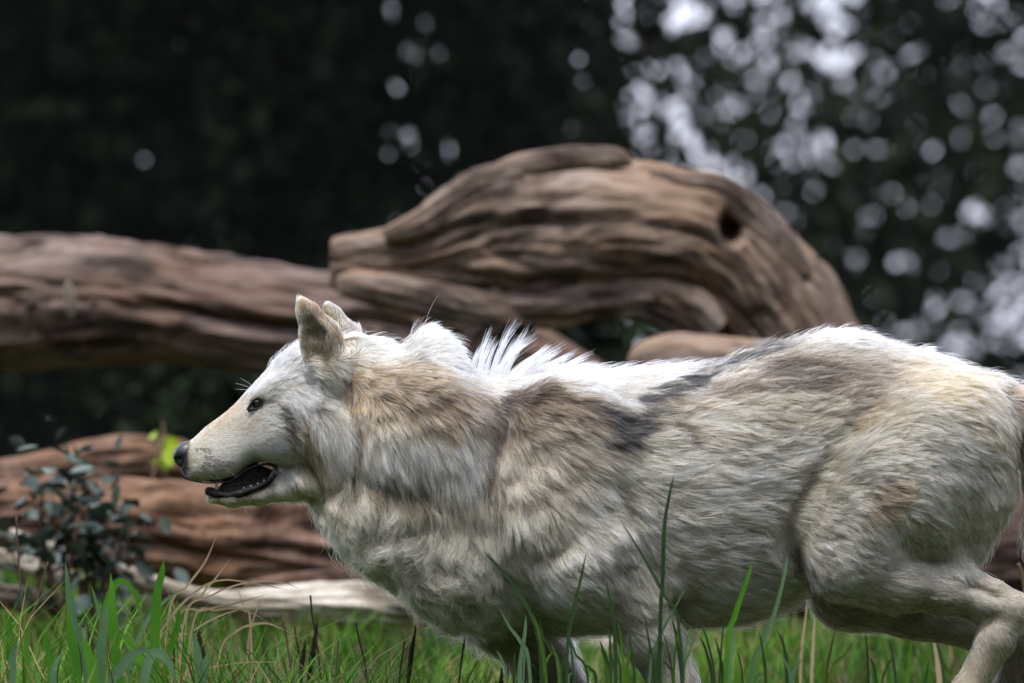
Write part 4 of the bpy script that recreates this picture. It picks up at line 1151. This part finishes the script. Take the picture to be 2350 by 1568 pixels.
tuft('grass_tuft', 1515, 11.5, 'tall thin seeding grass stalk against the wolf\'s ribs', [
    ([(1547, 1085), (1535, 1140), (1524, 1210), (1520, 1330), (1514, 1450)], 11.5, 8, m_darkg), ([(1419, 1187), (1470, 1270), (1523, 1365), (1560, 1460)], 11.2, 7, m_darkg), ([(1575, 1345), (1545, 1400), (1506, 1479), (1490, 1560)], 11.5, 6, m_sage),
    ([(1480, 1420), (1490, 1480), (1500, 1560)], 11.5, 5, m_darkg), ([(1440, 1440), (1450, 1500), (1455, 1570)], 11.5, 5, m_darkg), ([(1560, 1400), (1552, 1470), (1545, 1560)], 11.5, 5, m_grass), ([(1400, 1470), (1420, 1520), (1424, 1580)], 11.45, 5, m_darkg), ([(1604, 1440), (1580, 1500), (1566, 1570)], 11.5, 5, m_sage)])
tuft('grass_tuft', 1720, 11.5, 'bright and pale grass blades standing in front of the wolf\'s belly', [
    ([(1727, 1288), (1710, 1340), (1686, 1412), (1668, 1500)], 11.4, 11, m_broad), ([(1808, 1270), (1797, 1330), (1777, 1405), (1748, 1480), (1722, 1560)], 11.45, 9, m_sage), ([(1640, 1460), (1652, 1510), (1658, 1570)], 11.5, 6, m_darkg), ([(1780, 1440), (1800, 1490), (1806, 1570)], 11.6, 6, m_darkg)])
tuft('grass_tuft', 1900, 12.4, 'thin dark and dry stalks under the wolf\'s belly by the thigh', [
    ([(1854, 1361), (1848, 1420), (1840, 1480), (1836, 1560)], 12.5, 6, m_dry), ([(1917, 1438), (1906, 1490), (1896, 1560)], 12.3, 5, m_stem), ([(1870, 1400), (1866, 1470), (1862, 1560)], 12.6, 7, m_dry), ([(1960, 1470), (1940, 1500), (1900, 1560)], 12.5, 6, m_grass),
    ([(2020, 1460), (2030, 1500), (2040, 1570)], 12.7, 9, m_grass), ([(2090, 1470), (2086, 1520), (2080, 1580)], 12.8, 9, m_grass), ([(2140, 1460), (2150, 1520), (2155, 1580)], 12.8, 10, m_dry)])
tw = root_empty('dry_twig', 2345, 12.6, 'bare dry twig sticking up beside the wolf\'s hock', 'twig')
V, F, G = tube(PX([(2340, 1640, 5), (2352, 1400, 6), (2350, 1340, 6), (2336, 1292, 4)], 12.6), 20, 8)
mesh_obj('stem', V, F, m_stem, tw)

# ground grass -----------------------------------------------------------------
def grass_field(n, seed, wide=False):
    r = np.random.default_rng(seed)
    y = -0.55 + 4.6*r.random(n)**.9
    x = (r.random(n)*2-1)*(1.15+.05*y)
    if wide:
        y = -3.5 + 13*r.random(n); x = (r.random(n)*2-1)*5.0
        o_ = (np.abs(x) > 1.1+.05*y) | (y < -.5) | (y > 4.05)
        x, y = x[o_], y[o_]; n = len(x)
    p = np.stack([x, y, 0*x], 1)
    dens = fbm(p, 1.7, 3, 77)*.5+.5
    left = np.clip((.1-x)/.7, 0, 1)
    keep = r.random(n) < np.clip((dens-.36)*4, .08, 1)*np.where((y > 2.6) & (not wide), np.clip(1-(y-2.6)/1.2, 0.06, 1), 1)
    keep &= (r.random(len(x)) < np.where((x > .25) & (y > .5), .5, 1))
    x, y = x[keep], y[keep]; n = len(x)
    left = np.clip((.1-x)/.7, 0, 1)
    h = (.05+.11*r.random(n)**1.6)*(1+.5*left)
    h = np.where(y < .45, h*(1.25+.35*left), h*np.interp(y, [.45, 1.2], [1, .72]))
    fr = (y < -.15) & (x > -.2) & (not wide)
    h = np.where(fr, (.10+.13*r.random(n))*1.0, h)
    z = ground_h(x, y)
    an = r.random(n)*6.283; ln = h*(.15+.6*r.random(n))
    K = 5
    t = np.linspace(0, 1, K)
    base = np.stack([x, y, z-.005], 1)
    dirv = np.stack([np.cos(an), np.sin(an), 0*an], 1)
    sd = np.stack([-np.sin(an+.5*r.normal(size=n)), np.cos(an), 0*an], 1)
    w = (.0016+.0022*r.random(n)**2)*(2.2 if wide else 1)
    V = np.zeros((n, K, 2, 3))
    for k in range(K):
        c = base + dirv*(ln*t[k]**2)[:, None] + np.array([0, 0, 1.0])*(h*(t[k]-.18*t[k]**3))[:, None]
        ww = w*np.interp(t[k], [0, .4, 1], [.8, 1, .08])
        V[:, k, 0] = c - sd*ww[:, None]; V[:, k, 1] = c + sd*ww[:, None]
    b = (np.arange(n)*K*2)[:, None]
    F = np.concatenate([np.stack([b[:, 0]+2*k, b[:, 0]+2*k+1, b[:, 0]+2*k+3, b[:, 0]+2*k+2], 1) for k in range(K-1)])
    hue = r.random((n, 1))
    c = np.where(hue < .75, np.array([[.030, .095, .005]]) + np.array([[.04, .085, .008]])*r.random((n, 1)), np.where(hue < .9, np.array([[.12, .14, .035]]), np.array([[.22, .16, .08]])))
    pt = np.clip(fbm(np.stack([x, y, 0*x], 1), 3.0, 3, 91), -1, 1)[:, None]
    c = c*(1 + .75*pt) + np.array([[.03, .02, 0]])*np.clip(pt, 0, 1)
    c = np.clip(c, .01, .5)
    c = np.repeat(c, K*2, 0)
    return V.reshape(-1, 3), F, c
m_field = Mat('ground_grass', rough=.6, spec=.12)
cc = m_field.attr('Col')
m_field.color(cc)
tr = m_field.node('ShaderNodeBsdfTranslucent'); m_field.link(cc, tr.inputs['Color'])
mx = m_field.node('ShaderNodeMixShader'); mx.inputs[0].default_value = .3
m_field.link(m_field.b.outputs[0], mx.inputs[1]); m_field.link(tr.outputs[0], mx.inputs[2]); m_field.link(mx.outputs[0], m_field.n['Material Output'].inputs['Surface'])
V, F, c = grass_field(70000, 5)
V2, F2, c2 = grass_field(75000, 6, True)
F = np.concatenate([F, F2 + len(V)]); V = np.concatenate([V, V2]); c = np.concatenate([c, c2])
o = mesh_obj('grass', V, F, m_field.m, None, colors=c)
tag(o, kind='stuff')

# dark leaved shrub --------------------------------------------------------------
def leaf_shape(L=.05, Wd=.03, cup=.25):
    n = 7; t = np.linspace(0, 1, n)
    w = Wd*.5*np.sin(np.pi*np.clip(t*.94+.03, 0, 1))**.8
    V = np.concatenate([np.stack([t*L, -w, cup*w], 1), np.stack([t*L, 0*t, -.12*L*t*t], 1), np.stack([t*L, w, cup*w], 1)])
    F = []
    for i in range(n-1): F += [(i, n+i, n+i+1, i+1), (n+i, 2*n+i, 2*n+i+1, n+i+1)]
    return V, F
m_shrub = Mat('blue_green_leaf', rough=.5, spec=.35)
oi = m_shrub.node('ShaderNodeObjectInfo').outputs['Random']
m_shrub.color(m_shrub.ramp(oi, [(0, (.018, .032, .022)), (.5, (.055, .085, .064)), (1, (.14, .185, .15))]))
m_lime = grass_mat('lime_leaf', (.30, .42, .02), (.42, .55, .04), .4)
def shrub(name, c, d, spread, n, label, lm, size, stems, seed):
    r = np.random.default_rng(seed)
    base = to_ground(c[0], 1500, d)
    o = empty(name, tuple(base)); tag(o, label, 'shrub')
    ctr = W(c[0], c[1], d)
    tips = []
    for k in range(stems):
        e = ctr + r.normal(size=3)*np.array(spread)*.75
        mid = (base+e)/2 + r.normal(size=3)*.03
        V, F, G = tube([(*base, .006), (*mid, .0045), (*e, .002)], 12, 6)
        mesh_obj('stem', V, F, m_stem, o); tips.append((mid, e))
    V, F = leaf_shape(size, size*.62)
    me = bpy.data.meshes.new('leaf'); me.from_pydata([tuple(map(float, v)) for v in V], [], F); me.materials.append(lm)
    me.polygons.foreach_set('use_smooth', [True]*len(me.polygons))
    for k in range(n):
        mid, e = tips[r.integers(len(tips))]
        t = r.random()**.6
        p = mid*(1-t)+e*t + r.normal(size=3)*np.array(spread)*.42
        lf = bpy.data.objects.new('leaf', me); COL.objects.link(lf)
        lf.parent = o
        lf.location = p - base
        lf.rotation_euler = (r.normal()*.6, r.normal()*.5+.2, r.random()*6.283)
        s = .7+.6*r.random(); lf.scale = (s, s, s)
    return o
shrub('dark_leaf_shrub', (205, 1145), 14.6, (.095, .08, .085), 250, 'small shrub with dusky blue green leaves in front of the lower logs', m_shrub.m, .036, 14, 5)
sp = shrub('lime_sprout', (372, 985), 15.75, (.022, .02, .022), 9, 'bright lime green sprout on top of the thin reddish log', m_lime, .040, 3, 9)
# ================================================================== small parts of the wolf
m_nose = Mat('nose_leather', (.020, .019, .022), .32, .5)
nb = m_nose.noise(m_nose.node('ShaderNodeTexCoord').outputs['Object'], 900, 2)
m_nose.bump(nb, .25, .001)
def blob(c, rx, ry, rz, nu=28, nv=20, f=None):
    V, F = [], []
    for i in range(nv+1):
        th = math.pi*i/nv
        for j in range(nu):
            ph = 2*math.pi*j/nu
            d = np.array([math.sin(th)*math.cos(ph), math.sin(th)*math.sin(ph), math.cos(th)])
            k = 1.0 if f is None else f(d)
            V.append(np.array(c) + k*d*np.array([rx, ry, rz]))
    for i in range(nv):
        for j in range(nu):
            a, b = i*nu+j, i*nu+(j+1) % nu
            F.append((a, b, b+nu, a+nu))
    return V, F
def nose_f(d):
    k = 1 + .10*max(0, d[2])*max(0, -d[0])
    for s in (-1, 1):
        n = np.array([-.62, s*.70, -.22]); n /= np.linalg.norm(n)
        k -= .42*math.exp(-((1-float(d @ n))/.045))
    k -= .10*math.exp(-(d[1]/.10)**2)*(d[0] < 0)*(d[2] < .3)
    k *= 1 - .10*max(0, -d[2])
    return k
C = P3(426, 1046, 0)
V, F = blob(C, .0180, .0175, .0205, 48, 36, nose_f)
V = np.array(V); V[:, 2] += (V[:, 0] - C[0]) * .30 * (V[:, 2] > C[2])
mesh_obj('nose', V, F, m_nose.m, wolf)
# eyes
m_eye = Mat('eye', rough=.08, spec=.6)
m_eye.color(m_eye.attr('Col'))
for s in (-1, 1):
    c = P3(592, 926, s*.0370)
    V, F = blob(c, .0090, .0080, .0090, 32, 24)
    V = np.array(V)
    ax = np.array([-.60, s*.80, .0]); ax /= np.linalg.norm(ax)
    dd = (V-c); dd /= np.linalg.norm(dd, axis=1, keepdims=True)
    an = np.degrees(np.arccos(np.clip(dd @ ax, -1, 1)))
    cc = np.where((an < 20)[:, None], np.array([.003, .003, .003]), np.where((an < 42)[:, None], np.array([.030, .018, .006]), np.array([.012, .010, .009])))
    mesh_obj('eye', V, F, m_eye.m, wolf, colors=cc)
m_rim = Mat('dark_skin', (.012, .011, .011), .62, .25)
for s in (-1, 1):
    for (pa) in ([(571, 942, .0030), (577, 929, .0022), (586, 917, .0016), (598, 914, .0013), (609, 922, .0010)], [(571, 942, .0030), (582, 940, .0020), (594, 937, .0014), (604, 931, .0011), (609, 922, .0010)]):
        rows = [(*P3(x, y, s*(.0440 - .00010*abs(x-594))), r) for x, y, r in pa]
        V, F, G = tube(rows, 20, 8)
        mesh_obj('eyelid', V, F, m_rim.m, wolf)
# lips, teeth and tongue
for s in (-1, 1):
    rows = [(*P3(x, y, s*yy), r) for x, y, yy, r in [(416, 1080, .008, .0040), (428, 1096, .016, .0026), (462, 1107, .0205, .0008), (495, 1108, .0222, .0008), (525, 1105, .0238, .0008), (546, 1094, .026, .0014), (562, 1081, .0275, .0016), (586, 1070, .030, .0018), (612, 1065, .0325, .0018), (632, 1071, .0345, .0020), (637, 1084, .0345, .0024)]]
    V, F, G = tube(rows, 50, 10); mesh_obj('upper_lip', V, F, m_rim.m, wolf)
    rows = [(*P3(x, y, s*yy), r) for x, y, yy, r in [(479, 1128, .001, .0058), (484, 1128, .008, .0062), (500, 1133, .0135, .0064), (530, 1136, .0165, .0064), (560, 1130, .0205, .0058), (590, 1119, .0252, .0040), (618, 1104, .0305, .0030), (637, 1086, .0345, .0024)]]
    def frill(U, A, R):
        q = np.stack([U.ravel()*140, np.cos(A).ravel()*1.5, np.sin(A).ravel()*1.5], 1)
        return R*(1+.24*vnoise(q, 1.0, 5).reshape(R.shape))
    V, F, G = tube(rows, 80, 14, frill); mesh_obj('lower_lip', V, F, m_rim.m, wolf)
m_tooth = Mat('tooth', (.40, .31, .17), .3, .5)
def tooth(dx, dy, y, h, r, up):
    p = P3(dx, dy, y)
    rows = [(*p, r), (p[0]-.0008, p[1], p[2]+up*h*.5, r*.8), (p[0]-.001, p[1], p[2]+up*h, r*.12)]
    V, F, G = tube(rows, 8, 10); mesh_obj('tooth', V, F, m_tooth.m, wolf)
for s in (-1, 1):
    tooth(498, 1128, s*.0125, .015, .0028, 1)
    for (x, y) in [(562, 1124), (578, 1119), (594, 1113), (608, 1106)]: tooth(x, y, s*.0205, .0042, .0022, 1)
m_tongue = Mat('tongue', (.050, .020, .018), .35, .5)
V, F, G = tube([(*P3(645, 1092, 0), .013), (*P3(600, 1112, 0), .014), (*P3(560, 1124, 0), .0125), (*P3(520, 1128, 0), .010), (*P3(504, 1128, 0), .006)], 30, 16)
V[:, 2] = V[:, 2]*.45 + np.interp(V[:, 0], [P3(500, 0, 0)[0], P3(645, 0, 0)[0]], [P3(0, 1126, 0)[2], P3(0, 1100, 0)[2]])*.55
mesh_obj('tongue', V, F, m_tongue.m, wolf)
# whiskers and hackles
def strands(name, roots, dirs, L, r0, col, bend, seed, K=7, jitter=.1):
    r = np.random.default_rng(seed); n = len(roots)
    s = np.linspace(0, 1, K)
    D = dirs + r.normal(0, jitter, dirs.shape); D /= np.linalg.norm(D, axis=1, keepdims=True)
    pts = roots[:, None] + D[:, None]*(L[:, None]*s)[..., None] + np.array(bend)*(L[:, None]*s**2)[..., None]
    rad = np.full((n, K), r0)*np.interp(s, [0, .6, 1], [1, .8, .12])
    c = np.ones((n, K, 4), np.float32); c[..., :3] = np.asarray(col)[:, None, :] if np.ndim(col) == 2 else np.array(col)
    o = curves_obj(name, pts, rad, c, m_fur.m, wolf); o['kind'] = 'stuff'
    return o
r = np.random.default_rng(12)
# the hackles stand up in separate locks along the top of the neck
HR, HD, HL, HC = [], [], [], []
locks = [(1082, 838, .05, .34), (1100, 848, .02, .050), (1112, 852, .25, .056), (1128, 852, .42, .060), (1142, 852, .38, .066), (1158, 852, .55, .066), (1172, 852, .65, .058), (1186, 852, .75, .058), (1202, 851, .95, .052), (1218, 850, 1.1, .050), (1236, 850, 1.3, .044), (1254, 848, 1.6, .040), (1272, 848, 1.9, .036), (1290, 847, 2.2, .030), (1310, 846, 2.6, .026)]
locks[0] = (1082, 838, .05, .034)
for k, (x, y, lean, L) in enumerate(locks):
    for rep in range(1 + (k % 2)):
        yo = r.uniform(-.03, .03); n = 40
        base = np.stack([wx(x) + r.normal(0, .0026, n), yo + r.normal(0, .0045, n), wz(y + 14) + r.normal(0, .003, n) - 6*yo*yo], 1)
        d = np.array([lean + r.normal(0, .18), yo*4, 1.0]); d /= np.linalg.norm(d)
        tip = np.array([wx(x), yo, wz(y+14)]) + d*(L+.014)*r.uniform(.75, 1.2)
        dv = tip + r.normal(0, .0018, (n, 3)) - base
        HR.append(base); HL.append(np.linalg.norm(dv, axis=1)*(.75+.35*r.random(n))); HD.append(dv/np.linalg.norm(dv, axis=1, keepdims=True))
HR, HD, HL = np.concatenate(HR), np.concatenate(HD), np.concatenate(HL)
hc = np.clip(np.array([.62, .60, .56])*np.exp(r.normal(0, .15, (len(HR), 1))), 0, .92)
strands('hackles', HR, HD, HL, .00030, hc, (.20, 0, -.06), 4, jitter=.035)
WR = np.array([P3(x, y, -.027) for x, y in [(475, 1050), (488, 1056), (498, 1066), (480, 1072), (500, 1052), (512, 1070)]] + [P3(575, 890, -.03), P3(580, 885, -.028), P3(572, 896, -.03)] + [P3(975, 745, 0)] + [P3(520, 1158, 0), P3(560, 1158, 0), P3(700, 1150, -.02)])
WDv = np.array([(.5, -.8, -.3), (.6, -.8, -.2), (.7, -.7, -.3), (.5, -.8, -.5), (.8, -.6, -.1), (.7, -.6, -.4), (-.8, -.3, .35), (-.7, -.3, .5), (-.8, -.2, .2), (.25, 0, 1), (.1, 0, -1), (.2, 0, -1), (.3, -.2, -1)])
strands('whiskers', WR, WDv, np.array([.03, .035, .035, .03, .03, .03, .03, .028, .025, .055, .02, .018, .035]), .00022, np.tile([.12, .11, .10], (len(WR), 1)), (.15, 0, -.15), 5, jitter=.02)

# dark whisker roots on the muzzle
near = WV[(WV[:, 1] < -.004) & (WV[:, 0] < wx(620))]; nnr = WN[(WV[:, 1] < -.004) & (WV[:, 0] < wx(620))]
ndx, ndy = disp(near)
FR, FD = [], []
for (x, y) in WHISK:
    d2 = (ndx-x)**2 + (ndy-y)**2 + ((near[:, 1]+.03)*300)**2
    k = int(np.argmin((ndx-x)**2 + (ndy-y)**2 - 40000*np.minimum(0, near[:, 1])**2*0))
    for q in range(8):
        FR.append(near[k] + nnr[k]*.0012 + r.normal(0, .0008, 3)); FD.append(nnr[k]*.75 + np.array([.75, 0, -.05]))
FR, FD = np.array(FR), np.array(FD)
strands('whiskers', FR, FD, np.full(len(FR), .0042)*(.7+.6*r.random(len(FR))), .00034, np.tile([.03, .027, .026], (len(FR), 1)), (0, 0, 0), 6, K=4, jitter=.15)
